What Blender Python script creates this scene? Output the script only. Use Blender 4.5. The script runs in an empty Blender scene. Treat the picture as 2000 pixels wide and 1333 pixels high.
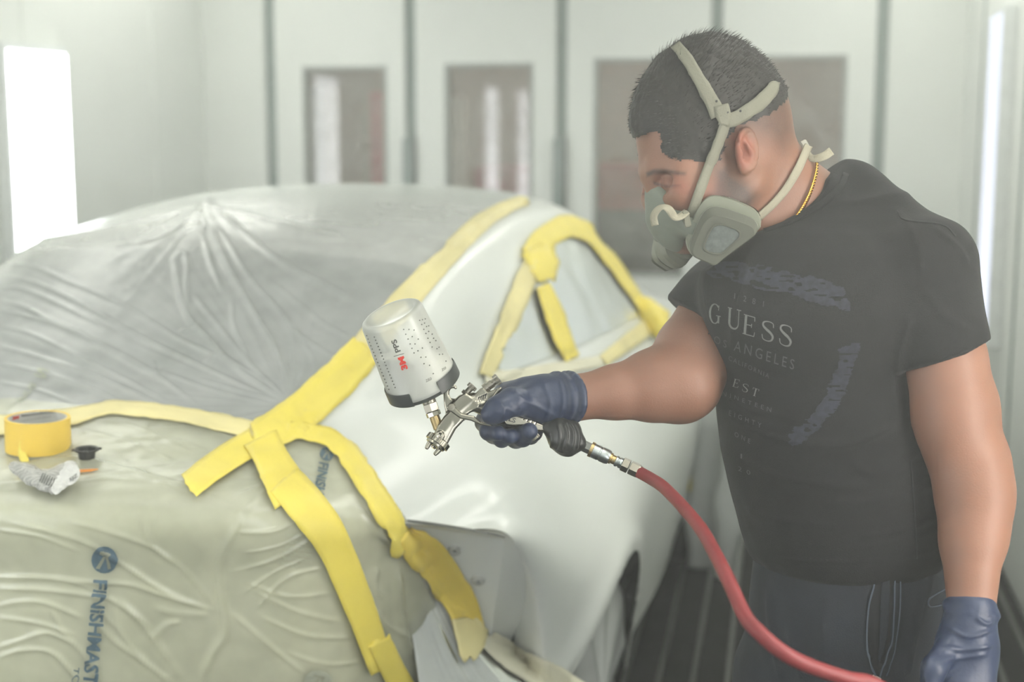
import bpy, bmesh, math, random
import numpy as np
from mathutils import Vector, Matrix
from mathutils.bvhtree import BVHTree

random.seed(7)
rng = np.random.default_rng(7)
SC = bpy.context.scene
COL = SC.collection

# ------------------------------------------------------------------ camera, light, exposure
FPX = 2778.0
PITCH = math.radians(8.94)
CAM = np.array([0.0, 0.0, 1.6])
RV = np.array([1.0, 0, 0])
UV = np.array([0, math.sin(PITCH), math.cos(PITCH)])
FV = np.array([0, math.cos(PITCH), -math.sin(PITCH)])
ROT = np.stack([RV, UV, FV])            # camera frame (right, up, depth) -> world

cam_data = bpy.data.cameras.new('camera')
cam = bpy.data.objects.new('camera', cam_data)
COL.objects.link(cam)
cam.location = CAM
cam.rotation_euler = (math.pi / 2 - PITCH, 0, 0)
cam_data.sensor_width = 36.0
cam_data.lens = 50.0
cam_data.clip_start = 0.02
cam_data.dof.use_dof = True
cam_data.dof.focus_distance = 1.93
cam_data.dof.aperture_fstop = 2.8
SC.camera = cam

vs = SC.view_settings
vs.view_transform = 'Standard'
vs.look = 'None'
vs.gamma = 1.0
vs.use_curve_mapping = False
vs.exposure = -0.05
LAMP = dict(ceiling=5.6, side=7.5, slim=1.3, near=10.0, elbow=14.0, shop=16.0)  # near: unseen frontal fill lamps; shop: unseen lamp added for the workshop
HAZE = (0.003, 0.010, 0.036)
SC.cycles.volume_bounces = 1
SC.cycles.max_bounces = 7
SC.cycles.diffuse_bounces = 3
SC.cycles.glossy_bounces = 3
SC.cycles.transparent_max_bounces = 10
SC.cycles.use_adaptive_sampling = True
SC.cycles.adaptive_threshold = 0.12
SC.cycles.adaptive_min_samples = 16
SC.cycles.use_denoising = True
SC.cycles.caustics_reflective = False
SC.cycles.caustics_refractive = False
SC.cycles.sample_clamp_indirect = 6.0

world = bpy.data.worlds.new('world')
SC.world = world
world.use_nodes = True
world.node_tree.nodes['Background'].inputs[0].default_value = (0.8, 0.85, 0.82, 1)
world.node_tree.nodes['Background'].inputs[1].default_value = 0.3


# ------------------------------------------------------------------ helpers
def W(px, py, d):
    """point seen at photo pixel (px, py) at depth d along the view axis"""
    return CAM + d * (FV + (px - 1000) / FPX * RV + (666.5 - py) / FPX * UV)


def C(px, py, d):
    return np.array([(px - 1000) / FPX * d, (666.5 - py) / FPX * d, d])


def to_world(P):
    return CAM + np.asarray(P) @ ROT


def project(P):
    q = (np.asarray(P) - CAM) @ ROT.T
    return np.stack([1000 + FPX * q[..., 0] / q[..., 2], 666.5 - FPX * q[..., 1] / q[..., 2]], -1)


def lin(c):
    out = []
    for v in c[:3]:
        v = v / 255.0
        out.append(v / 12.92 if v <= 0.04045 else ((v + 0.055) / 1.055) ** 2.4)
    return (*out, 1.0)


def mat(name, col, rough=0.5, metal=0.0, var=0.06, scale=18.0, bump=0.0, bscale=120.0, coat=0.0, alpha=1.0,
        sss=0.0, emit=0.0, spec=0.5, stretch=None, trans=0.0, ior=1.45, sheen=0.0):
    m = bpy.data.materials.new(name)
    m.use_nodes = True
    nt = m.node_tree
    b = nt.nodes['Principled BSDF']
    tc = nt.nodes.new('ShaderNodeTexCoord')
    src = tc.outputs['Object']
    if stretch:
        mp = nt.nodes.new('ShaderNodeMapping')
        mp.inputs['Scale'].default_value = stretch
        nt.links.new(src, mp.inputs['Vector'])
        src = mp.outputs['Vector']
    n = nt.nodes.new('ShaderNodeTexNoise')
    n.inputs['Scale'].default_value = scale
    n.inputs['Detail'].default_value = 4
    nt.links.new(src, n.inputs['Vector'])
    r = nt.nodes.new('ShaderNodeValToRGB')
    c = lin(col)
    r.color_ramp.elements[0].position = 0.3
    r.color_ramp.elements[1].position = 0.7
    r.color_ramp.elements[0].color = (*[max(0, v * (1 - var)) for v in c[:3]], 1)
    r.color_ramp.elements[1].color = (*[min(1, v * (1 + var)) for v in c[:3]], 1)
    nt.links.new(n.outputs['Fac'], r.inputs['Fac'])
    nt.links.new(r.outputs['Color'], b.inputs['Base Color'])
    b.inputs['Roughness'].default_value = rough
    b.inputs['Metallic'].default_value = metal
    b.inputs['Alpha'].default_value = alpha
    b.inputs['Specular IOR Level'].default_value = spec
    b.inputs['IOR'].default_value = ior
    if coat:
        b.inputs['Coat Weight'].default_value = coat
        b.inputs['Coat Roughness'].default_value = 0.05
    if sheen:
        b.inputs['Sheen Weight'].default_value = sheen
    if trans:
        b.inputs['Transmission Weight'].default_value = trans
    if sss:
        b.inputs['Subsurface Weight'].default_value = sss
        b.inputs['Subsurface Radius'].default_value = (0.012, 0.004, 0.002)
        b.inputs['Subsurface Scale'].default_value = 1.0
    if emit:
        b.inputs['Emission Color'].default_value = c
        b.inputs['Emission Strength'].default_value = emit
    if bump:
        n2 = nt.nodes.new('ShaderNodeTexNoise')
        n2.inputs['Scale'].default_value = bscale
        n2.inputs['Detail'].default_value = 3
        nt.links.new(src, n2.inputs['Vector'])
        bp = nt.nodes.new('ShaderNodeBump')
        bp.inputs['Strength'].default_value = bump
        bp.inputs['Distance'].default_value = 0.002
        nt.links.new(n2.outputs['Fac'], bp.inputs['Height'])
        nt.links.new(bp.outputs['Normal'], b.inputs['Normal'])
    return m


def film_mat(name, col, opac, rough=0.22, glossy=0.35):
    """thin milky plastic: part clear, part white scatter, glossy skin"""
    m = bpy.data.materials.new(name)
    m.use_nodes = True
    nt = m.node_tree
    nt.nodes.remove(nt.nodes['Principled BSDF'])
    out = nt.nodes['Material Output']
    tc = nt.nodes.new('ShaderNodeTexCoord')
    n = nt.nodes.new('ShaderNodeTexNoise')
    n.inputs['Scale'].default_value = 9
    n.inputs['Detail'].default_value = 5
    nt.links.new(tc.outputs['Object'], n.inputs['Vector'])
    mr = nt.nodes.new('ShaderNodeMapRange')
    mr.inputs['From Min'].default_value = 0.3
    mr.inputs['From Max'].default_value = 0.7
    mr.inputs['To Min'].default_value = max(0, opac - 0.07)
    mr.inputs['To Max'].default_value = min(1, opac + 0.07)
    nt.links.new(n.outputs['Fac'], mr.inputs['Value'])
    tr = nt.nodes.new('ShaderNodeBsdfTransparent')
    tr.inputs[0].default_value = (0.99, 0.99, 0.98, 1)
    df = nt.nodes.new('ShaderNodeBsdfDiffuse')
    df.inputs[0].default_value = lin(col)
    tl = nt.nodes.new('ShaderNodeBsdfTranslucent')
    tl.inputs[0].default_value = lin(col)
    gl = nt.nodes.new('ShaderNodeBsdfGlossy')
    gl.inputs['Roughness'].default_value = rough
    gl.inputs[0].default_value = (0.95, 0.97, 0.95, 1)
    m0 = nt.nodes.new('ShaderNodeMixShader')
    m0.inputs[0].default_value = 0.25
    nt.links.new(df.outputs[0], m0.inputs[1])
    nt.links.new(tl.outputs[0], m0.inputs[2])
    m1 = nt.nodes.new('ShaderNodeMixShader')
    nt.links.new(mr.outputs[0], m1.inputs[0])
    nt.links.new(tr.outputs[0], m1.inputs[1])
    nt.links.new(m0.outputs[0], m1.inputs[2])
    fr = nt.nodes.new('ShaderNodeFresnel')
    fr.inputs[0].default_value = 1.33
    mu = nt.nodes.new('ShaderNodeMath')
    mu.operation = 'MULTIPLY_ADD'
    mu.use_clamp = True
    mu.inputs[1].default_value = 1.0
    mu.inputs[2].default_value = glossy * 0.2
    nt.links.new(fr.outputs[0], mu.inputs[0])
    m2 = nt.nodes.new('ShaderNodeMixShader')
    nt.links.new(mu.outputs[0], m2.inputs[0])
    nt.links.new(m1.outputs[0], m2.inputs[1])
    nt.links.new(gl.outputs[0], m2.inputs[2])
    nt.links.new(m2.outputs[0], out.inputs[0])
    return m


def glass_mat(name, tint=(0.9, 0.93, 0.91), dust=0.08):
    m = film_mat(name, (225, 228, 220), dust, rough=0.03, glossy=0.1)
    return m


def emit_mat(name, col, strength):
    m = bpy.data.materials.new(name)
    m.use_nodes = True
    nt = m.node_tree
    nt.nodes.remove(nt.nodes['Principled BSDF'])
    e = nt.nodes.new('ShaderNodeEmission')
    e.inputs[0].default_value = lin(col)
    e.inputs[1].default_value = strength
    nt.links.new(e.outputs[0], nt.nodes['Material Output'].inputs[0])
    return m


def link_mesh(name, me, material=None, parent=None):
    o = bpy.data.objects.new(name, me)
    COL.objects.link(o)
    if material is not None:
        me.materials.append(material)
    if parent is not None:
        o.parent = parent
        o.matrix_parent_inverse = Matrix.Translation(-parent.location)
    return o


def mesh(name, V, Fc, material=None, parent=None, smooth=True):
    me = bpy.data.meshes.new(name)
    V = np.asarray(V, dtype=np.float64)
    if isinstance(Fc, np.ndarray):
        n = Fc.shape[1]
        me.vertices.add(len(V))
        me.vertices.foreach_set('co', V.astype(np.float32).ravel())
        me.loops.add(Fc.size)
        me.loops.foreach_set('vertex_index', Fc.astype(np.int32).ravel())
        me.polygons.add(len(Fc))
        me.polygons.foreach_set('loop_start', np.arange(0, Fc.size, n, dtype=np.int32))
        me.update(calc_edges=True)
        me.validate()
    else:
        me.from_pydata([tuple(v) for v in V], [], Fc)
        me.update()
    if smooth:
        me.polygons.foreach_set('use_smooth', np.ones(len(me.polygons), dtype=bool))
    return link_mesh(name, me, material, parent)


def sharp(o, deg=35):
    me = o.data
    bm = bmesh.new()
    bm.from_mesh(me)
    a = math.radians(deg)
    for e in bm.edges:
        if len(e.link_faces) == 2 and e.calc_face_angle(0) > a:
            e.smooth = False
    bm.to_mesh(me)
    bm.free()
    return o


def fixn(o):
    bm = bmesh.new()
    bm.from_mesh(o.data)
    bmesh.ops.recalc_face_normals(bm, faces=bm.faces)
    bm.to_mesh(o.data)
    bm.free()
    return o


def empty(name, loc):
    o = bpy.data.objects.new(name, None)
    COL.objects.link(o)
    o.location = [float(v) for v in loc]
    o.empty_display_size = 0.05
    return o


def tag(o, label, cat, group=None, kind=None):
    o['label'] = label
    o['category'] = cat
    if group:
        o['group'] = group
    if kind:
        o['kind'] = kind
    return o


def struct(o, label=None):
    o['kind'] = 'structure'
    if label:
        o['label'] = label
    return o


def grid_faces(nu, nv, off=0):
    i, j = np.meshgrid(np.arange(nu - 1), np.arange(nv - 1), indexing='ij')
    a = (i * nv + j).ravel() + off
    return np.stack([a, a + 1, a + nv + 1, a + nv], 1)


def grid_solid(name, P, N, th, material, parent=None):
    """P, N: (nu, nv, 3) surface and outward normals; a sheet of thickness th"""
    nu, nv = P.shape[:2]
    V = np.concatenate([(P + N * th).reshape(-1, 3), P.reshape(-1, 3)])
    n = nu * nv
    f1 = grid_faces(nu, nv)
    f2 = f1[:, ::-1] + n
    ring = [(i, 0) for i in range(nu)] + [(nu - 1, j) for j in range(1, nv)] + \
           [(i, nv - 1) for i in range(nu - 2, -1, -1)] + [(0, j) for j in range(nv - 2, 0, -1)]
    idx = np.array([i * nv + j for i, j in ring])
    nx = np.roll(idx, -1)
    f3 = np.stack([idx, nx, nx + n, idx + n], 1)
    o = mesh(name, V, np.concatenate([f1, f2, f3]), material, parent)
    return fixn(o)


def normals_grid(P):
    du = np.gradient(P, axis=0)
    dv = np.gradient(P, axis=1)
    n = np.cross(du, dv)
    return n / (np.linalg.norm(n, axis=-1, keepdims=True) + 1e-12)


def cr_eval(net, u, v=None):
    """Catmull-Rom along axis 0 (and 1)"""
    def one(A, t):
        n = A.shape[0]
        B = np.concatenate([2 * A[:1] - A[1:2], A, 2 * A[-1:] - A[-2:-1]])
        i = np.clip(np.floor(t).astype(int), 0, n - 2)
        x = t - i
        w = np.stack([-.5 * x + x**2 - .5 * x**3, 1 - 2.5 * x**2 + 1.5 * x**3, .5 * x + 2 * x**2 - 1.5 * x**3,
                      -.5 * x**2 + .5 * x**3], -1)
        return sum(w[:, k].reshape(-1, *[1] * (A.ndim - 1)) * B[i + k] for k in range(4))
    A = one(net, np.asarray(u, float))
    if v is None:
        return A
    return np.swapaxes(one(np.swapaxes(A, 0, 1), np.asarray(v, float)), 0, 1)


def resample(pts, step):
    pts = np.asarray(pts, float)
    n = len(pts)
    if n == 2:
        L = np.linalg.norm(pts[1, :2] - pts[0, :2])
        t = np.linspace(0, 1, max(2, int(L / step) + 1))[:, None]
        return pts[0] * (1 - t) + pts[1] * t
    t = np.linspace(0, n - 1, 40 * n)
    q = cr_eval(pts, t)
    L = np.concatenate([[0], np.cumsum(np.linalg.norm(np.diff(q[:, :2], axis=0), axis=1))])
    m = max(3, int(L[-1] / step) + 1)
    s = np.linspace(0, L[-1], m)
    return np.stack([np.interp(s, L, q[:, k]) for k in range(q.shape[1])], 1)


def noise1(x, seed=0):
    r = np.random.default_rng(seed).uniform(-1, 1, 512)
    i = np.floor(x).astype(int)
    f = x - i
    f = f * f * (3 - 2 * f)
    return r[i % 512] * (1 - f) + r[(i + 1) % 512] * f


def noise3(P, sc, seed=0):
    P = np.asarray(P) * sc
    r = np.random.default_rng(seed).uniform(-1, 1, (32, 32, 32))
    i = np.floor(P).astype(int)
    f = P - i
    f = f * f * (3 - 2 * f)
    out = 0
    for a in (0, 1):
        for b in (0, 1):
            for c in (0, 1):
                w = (f[..., 0] if a else 1 - f[..., 0]) * (f[..., 1] if b else 1 - f[..., 1]) * (f[..., 2] if c else 1 - f[..., 2])
                out = out + w * r[(i[..., 0] + a) % 32, (i[..., 1] + b) % 32, (i[..., 2] + c) % 32]
    return out


def in_poly(p, poly):
    poly = np.asarray(poly, float)
    x, y = p[..., 0], p[..., 1]
    c = np.zeros(x.shape, bool)
    n = len(poly)
    for i in range(n):
        x1, y1 = poly[i]
        x2, y2 = poly[(i + 1) % n]
        if y1 == y2:
            continue
        k = (y1 > y) != (y2 > y)
        c ^= k & (x < (x2 - x1) * (y - y1) / (y2 - y1) + x1)
    return c


def seg_dist(q, pts):
    """distance of points q (N,2) to polyline and 0..1 position along it"""
    pts = np.asarray(pts, float)
    L = np.concatenate([[0], np.cumsum(np.linalg.norm(np.diff(pts, axis=0), axis=1))])
    best = np.full(len(q), 1e9)
    tt = np.zeros(len(q))
    for i in range(len(pts) - 1):
        a, b = pts[i], pts[i + 1]
        ab = b - a
        t = np.clip(((q - a) @ ab) / (ab @ ab + 1e-9), 0, 1)
        d = np.linalg.norm(q - a - t[:, None] * ab, axis=1)
        k = d < best
        best[k] = d[k]
        tt[k] = (L[i] + t[k] * (L[i + 1] - L[i])) / L[-1]
    return best, tt


def poly_dist(q, poly):
    """signed distance (inside negative) of (N,2) points to polygon"""
    d, _ = seg_dist(q, list(poly) + [poly[0]])
    return np.where(in_poly(q, poly), -d, d)


def ridges(q, lst):
    """q (N,2) pixels; lst: (points, width px, height m); folds that die out at both ends"""
    out = np.zeros(len(q))
    for pts, w, h in lst:
        p = resample(pts, 8.0) if len(pts) > 2 else np.asarray(pts, float)
        lo, hi = p.min(0) - 3 * w, p.max(0) + 3 * w
        k = np.where((q[:, 0] > lo[0]) & (q[:, 0] < hi[0]) & (q[:, 1] > lo[1]) & (q[:, 1] < hi[1]))[0]
        if len(k) == 0:
            continue
        d, t = seg_dist(q[k], p)
        out[k] += h * np.exp(-(d / w) ** 2) * np.clip(np.minimum(t, 1 - t) * 7 + 0.08, 0, 1)
    return out


class Hit:
    """ray casting from the photographer's spot onto built surfaces, so that tape, straps and prints lie on them"""
    def __init__(self, objs):
        V, F = [], []
        n = 0
        for o in objs:
            me = o.data
            mw = o.matrix_world if o.parent is None else Matrix.Identity(4)
            V += [mw @ v.co for v in me.vertices]
            F += [tuple(i + n for i in p.vertices) for p in me.polygons]
            n = len(V)
        self.t = BVHTree.FromPolygons(V, F)

    def px(self, px, py):
        d = Vector(FV + (px - 1000) / FPX * RV + (666.5 - py) / FPX * UV)
        h, n, i, dist = self.t.ray_cast(Vector(CAM), d.normalized())
        if h is None:
            return None, None
        if n.dot(d) > 0:
            n = -n
        return np.array(h), np.array(n)


def fill_nan(a):
    for ax in (0, 1):
        for idx in range(a.shape[1 - ax]):
            row = a[:, idx] if ax == 0 else a[idx, :]
            ok = ~np.isnan(row)
            if ok.any() and not ok.all():
                x = np.arange(len(row))
                row[~ok] = np.interp(x[~ok], x[ok], row[ok])
    return a


def strip(name, hit, pts, material, parent=None, width=None, off=0.003, th=0.0012, nv=7, step=6.0, wr=0.0008, smooth=2,
          seed=0, ragged=0.0, base_d=None, tear=0.0):
    """a ribbon lying on the surface under pixel centreline pts [(px, py, w)]"""
    P = resample([(p[0], p[1], p[2] if len(p) > 2 else width) for p in pts], step)
    T = np.gradient(P[:, :2], axis=0)
    T /= np.linalg.norm(T, axis=1, keepdims=True) + 1e-9
    N2 = np.stack([-T[:, 1], T[:, 0]], 1)
    nu = len(P)
    depth = np.full((nu, nv), np.nan)
    Q = np.zeros((nu, nv, 2))
    for i in range(nu):
        for j in range(nv):
            k = -1 + 2 * j / (nv - 1)
            jit = 1 + ragged * noise1(np.array([i * 0.35 + 50 * j / (nv - 1)]), seed)[0]
            sh = 0
            if tear and (i == 0 or i == nu - 1):
                sh = tear * noise1(np.array([j * 0.9 + i]), seed + 5)[0]
            q = P[i, :2] + N2[i] * k * P[i, 2] / 2 * jit + T[i] * sh
            Q[i, j] = q
            h, n = hit.px(q[0], q[1])
            if h is not None:
                depth[i, j] = (h - CAM) @ FV
    if np.isnan(depth).all():
        depth[:] = base_d or 2.0
    med = np.nanmedian(depth)
    raw = depth.copy()
    depth = fill_nan(depth)
    depth[np.isnan(depth)] = med
    for _ in range(smooth):
        d2 = depth.copy()
        d2[1:-1] = (depth[:-2] + 2 * depth[1:-1] + depth[2:]) / 4
        depth = np.minimum(d2, depth)
        d2 = depth.copy()
        d2[:, 1:-1] = (depth[:, :-2] + 2 * depth[:, 1:-1] + depth[:, 2:]) / 4
        depth = d2
    depth = np.minimum(depth, fill_nan(np.where(np.isnan(raw), np.nan, raw)) if not np.isnan(raw).all() else depth)
    Pw = CAM + depth[..., None] * (FV + ((Q[..., 0] - 1000) / FPX)[..., None] * RV + ((666.5 - Q[..., 1]) / FPX)[..., None] * UV)
    N = normals_grid(Pw)
    flip = np.sign(-((Pw - CAM) * N).sum(-1).mean())
    N = N * (flip if flip != 0 else 1)
    if wr:
        Pw = Pw + N * (wr * noise3(Pw, 60, seed)[..., None] + wr * 0.7 * noise3(Pw, 170, seed + 1)[..., None])
    Pw = Pw + N * off
    return grid_solid(name, Pw, N, th, material, parent)


def ribbon3(name, P, Nn, width, th, material, parent=None):
    """free ribbon along 3D points P with face normals Nn"""
    P = np.asarray(P, float)
    Nn = np.asarray(Nn, float)
    m = 6 * len(P)
    t = np.linspace(0, len(P) - 1, m)
    P = cr_eval(P, t)
    Nn = cr_eval(Nn, t)
    Nn /= np.linalg.norm(Nn, axis=1, keepdims=True)
    T = np.gradient(P, axis=0)
    B = np.cross(T, Nn)
    B /= np.linalg.norm(B, axis=1, keepdims=True) + 1e-9
    k = np.linspace(-.5, .5, 4) * width
    G = P[:, None] + B[:, None] * k[None, :, None]
    return grid_solid(name, G, np.repeat(Nn[:, None], 4, 1), th, material, parent)


def tube(name, P, r, material, parent=None, seg=16, per=8, cap=True):
    P = np.asarray(P, float)
    rr = np.broadcast_to(np.asarray(r, float), (len(P),))
    t = np.linspace(0, len(P) - 1, per * (len(P) - 1) + 1)
    Q = cr_eval(P, t) if len(P) > 2 else P[0] + (P[1] - P[0]) * t[:, None]
    R = np.interp(t, np.arange(len(P)), rr)
    T = np.gradient(Q, axis=0)
    T /= np.linalg.norm(T, axis=1, keepdims=True)
    up = np.array([0, 0, 1.0]) if abs(T[0, 2]) < 0.9 else np.array([1.0, 0, 0])
    V = []
    n = np.cross(T[0], up)
    n /= np.linalg.norm(n)
    for i in range(len(Q)):
        n = n - T[i] * (n @ T[i])
        n /= np.linalg.norm(n)
        b = np.cross(T[i], n)
        a = np.linspace(0, 2 * np.pi, seg, endpoint=False)
        V.append(Q[i] + R[i] * (np.cos(a)[:, None] * n + np.sin(a)[:, None] * b))
    V = np.concatenate(V)
    F = []
    for i in range(len(Q) - 1):
        for j in range(seg):
            F.append((i * seg + j, i * seg + (j + 1) % seg, (i + 1) * seg + (j + 1) % seg, (i + 1) * seg + j))
    if cap:
        F.append(tuple(range(seg))[::-1])
        F.append(tuple((len(Q) - 1) * seg + j for j in range(seg)))
    return mesh(name, V, F, material, parent)


def frame_of(axis):
    a = np.asarray(axis, float)
    a = a / np.linalg.norm(a)
    h = np.array([0, 0, 1.0]) if abs(a[2]) < 0.9 else np.array([1.0, 0, 0])
    u = np.cross(h, a)
    u /= np.linalg.norm(u)
    return a, u, np.cross(a, u)


def lathe(name, o, axis, prof, material, parent=None, seg=32, a0=0.0, a1=2 * math.pi, hexa=False, closed=False, bevel_deg=30, uref=None):
    """prof: [(distance along axis, radius)]"""
    a, u, v = frame_of(axis)
    if uref is not None:
        u = np.asarray(uref, float) - a * (np.asarray(uref) @ a)
        u /= np.linalg.norm(u)
        v = np.cross(a, u)
    full = abs(a1 - a0 - 2 * math.pi) < 1e-6
    n = seg if full else seg + 1
    ang = a0 + (a1 - a0) * np.arange(n) / seg
    V = []
    for h, r in prof:
        V.append(np.asarray(o) + a * h + r * (np.cos(ang)[:, None] * u + np.sin(ang)[:, None] * v))
    V = np.concatenate(V)
    F = []
    m = len(prof)
    for i in range(m if closed else m - 1):
        i2 = (i + 1) % m
        for j in range(n if full else n - 1):
            F.append((i * n + j, i * n + (j + 1) % n, i2 * n + (j + 1) % n, i2 * n + j))
    if not closed:
        if prof[0][1] > 1e-5:
            F.append(tuple(range(n))[::-1])
        if prof[-1][1] > 1e-5:
            F.append(tuple((m - 1) * n + j for j in range(n)))
    elif not full:
        F.append(tuple(i * n for i in range(m)))
        F.append(tuple(i * n + n - 1 for i in range(m))[::-1])
    ob = fixn(mesh(name, V, F, material, parent))
    return sharp(ob, bevel_deg)


def box(name, c, half, axes, material, parent=None, bevel=0.0, smooth=False):
    """axes: 3x3 rows"""
    c = np.asarray(c, float)
    axes = np.asarray(axes, float)
    V = []
    for x in (-1, 1):
        for y in (-1, 1):
            for z in (-1, 1):
                V.append(c + axes[0] * half[0] * x + axes[1] * half[1] * y + axes[2] * half[2] * z)
    F = [(0, 1, 3, 2), (4, 6, 7, 5), (0, 4, 5, 1), (2, 3, 7, 6), (0, 2, 6, 4), (1, 5, 7, 3)]
    o = fixn(mesh(name, V, F, material, parent, smooth=smooth))
    if bevel:
        bm = bmesh.new()
        bm.from_mesh(o.data)
        bmesh.ops.bevel(bm, geom=list(bm.edges), offset=bevel, segments=2, affect='EDGES')
        bm.to_mesh(o.data)
        bm.free()
    return o


def loft_rings(name, rings, material, parent=None, cap0=True, cap1=True, deg=35):
    n = len(rings[0])
    V = np.concatenate([np.asarray(r) for r in rings])
    F = []
    for i in range(len(rings) - 1):
        for j in range(n):
            F.append((i * n + j, i * n + (j + 1) % n, (i + 1) * n + (j + 1) % n, (i + 1) * n + j))
    if cap0:
        F.append(tuple(range(n))[::-1])
    if cap1:
        F.append(tuple((len(rings) - 1) * n + j for j in range(n)))
    return sharp(fixn(mesh(name, V, F, material, parent)), deg)


def closed_curve(poly, n=64, tight=1.0):
    poly = np.asarray(poly, float)
    A = np.concatenate([poly[-2:], poly, poly[:3]])
    t = np.linspace(2, 2 + len(poly), 40 * len(poly), endpoint=False)
    q = cr_eval(A, t)
    q = np.concatenate([q, q[:1]])
    L = np.concatenate([[0], np.cumsum(np.linalg.norm(np.diff(q, axis=0), axis=1))])
    s = np.linspace(0, L[-1], n, endpoint=False)
    return np.stack([np.interp(s, L, q[:, k]) for k in range(q.shape[1])], 1)


# ---- lettering
def text_tris(s, bold=0.0, spacing=1.0, shear=0.0):
    cu = bpy.data.curves.new('lettering', 'FONT')
    cu.body = s
    cu.size = 1.0
    cu.offset = bold
    cu.space_character = spacing
    cu.shear = shear
    cu.resolution_u = 3
    ob = bpy.data.objects.new('lettering', cu)
    COL.objects.link(ob)
    dg = bpy.context.evaluated_depsgraph_get()
    me = bpy.data.meshes.new_from_object(ob.evaluated_get(dg))
    V = np.array([v.co[:2] for v in me.vertices])
    F = [tuple(p.vertices) for p in me.polygons]
    bpy.data.objects.remove(ob)
    bpy.data.curves.remove(cu)
    bpy.data.meshes.remove(me)
    return V, F


def subdivide_flat(V, F, maxlen):
    bm = bmesh.new()
    vs_ = [bm.verts.new((v[0], v[1], 0)) for v in V]
    for f in F:
        try:
            bm.faces.new([vs_[i] for i in f])
        except ValueError:
            pass
    bmesh.ops.triangulate(bm, faces=list(bm.faces))
    for _ in range(3):
        es = [e for e in bm.edges if e.calc_length() > maxlen]
        if not es:
            break
        bmesh.ops.subdivide_edges(bm, edges=es, cuts=1)
        bmesh.ops.triangulate(bm, faces=list(bm.faces))
    bm.verts.index_update()
    V = np.array([v.co[:2] for v in bm.verts])
    F = [tuple(v.index for v in f.verts) for f in bm.faces]
    bm.free()
    return V, F


def decal(name, V, F, origin, xd, yd, hit, material, parent, off=0.0012, wid=None, hei=None, maxlen=0.25, fallback=None):
    """flat print: unit 2D shape put at pixel origin with pixel axes xd, yd, pressed onto the surface"""
    V, F = subdivide_flat(np.asarray(V, float), F, maxlen)
    lo, hi = V.min(0), V.max(0)
    V = V - lo
    V = V / np.maximum(hi - lo, 1e-6)
    q = np.asarray(origin, float) + V[:, :1] * np.asarray(xd, float) + V[:, 1:] * np.asarray(yd, float)
    out = []
    last = None
    for x, y in q:
        h, n = hit.px(x, y)
        if h is None:
            h = last if last is not None else W(x, y, fallback or 2.0)
            n = -FV
        out.append(h + n * off)
        last = h
    return mesh(name, out, F, material, parent, smooth=False)


def strokes(lst):
    """lst of (points, widths) -> flat quads"""
    V, F = [], []
    for pts, ws in lst:
        pts = np.asarray(pts, float)
        ws = np.broadcast_to(np.asarray(ws, float), (len(pts),))
        T = np.gradient(pts, axis=0)
        T /= np.linalg.norm(T, axis=1, keepdims=True) + 1e-9
        N = np.stack([-T[:, 1], T[:, 0]], 1)
        b = len(V)
        for p, n, w in zip(pts, N, ws):
            V += [p + n * w / 2, p - n * w / 2]
        for i in range(len(pts) - 1):
            F.append((b + 2 * i, b + 2 * i + 1, b + 2 * i + 3, b + 2 * i + 2))
    return np.array(V), F


def serif_letter(ch):
    t, k = 0.045, 0.14
    def arc(cx, cy, rx, ry, a0, a1, w0=t, w1=k):
        a = np.radians(np.linspace(a0, a1, 22))
        return np.stack([cx + rx * np.cos(a), cy + ry * np.sin(a)], 1), w0 + (w1 - w0) * np.abs(np.cos(a)) ** 1.3
    if ch == 'G':
        return strokes([arc(.42, .5, .36, .48, 48, 318), ([(.70, .06), (.70, .42)], k), ([(.52, .42), (.86, .42)], t),
                        ([(.68, .70), (.70, .95)], t)])
    if ch == 'U':
        a = np.radians(np.linspace(180, 360, 16))
        arcp = np.stack([.40 + .26 * np.cos(a), .30 + .28 * np.sin(a)], 1)
        return strokes([([(.14, .98), (.14, .30)], k), (arcp, np.linspace(k, t, 16)), ([(.66, .30), (.66, .98)], t),
                        ([(.0, .98), (.28, .98)], t), ([(.54, .98), (.8, .98)], t)])
    if ch == 'E':
        return strokes([([(.16, 0), (.16, 1)], k), ([(.02, .98), (.66, .98)], t), ([(.02, .02), (.68, .02)], t),
                        ([(.16, .52), (.5, .52)], t), ([(.65, .98), (.66, .78)], t), ([(.67, .02), (.70, .24)], t), ([(.5, .42), (.5, .62)], t)])
    if ch == 'S':
        p = cr_eval(np.array([(.60, .74), (.57, .93), (.36, .98), (.12, .90), (.08, .72), (.24, .58), (.46, .46), (.60, .30),
                              (.54, .09), (.34, .01), (.12, .06), (.06, .27)], float), np.linspace(0, 11, 45))
        w = np.interp(np.linspace(0, 11, 45), [0, 2, 4, 5.5, 7, 9, 11], [t, t, .10, k, .11, t, t])
        return strokes([(p, w)])
    if ch == 'T':
        return strokes([([(.36, 0), (.36, 1)], k), ([(0, .98), (.72, .98)], t), ([(.01, .98), (.02, .76)], t), ([(.71, .98), (.70, .76)], t),
                        ([(.2, .02), (.52, .02)], t)])


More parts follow.
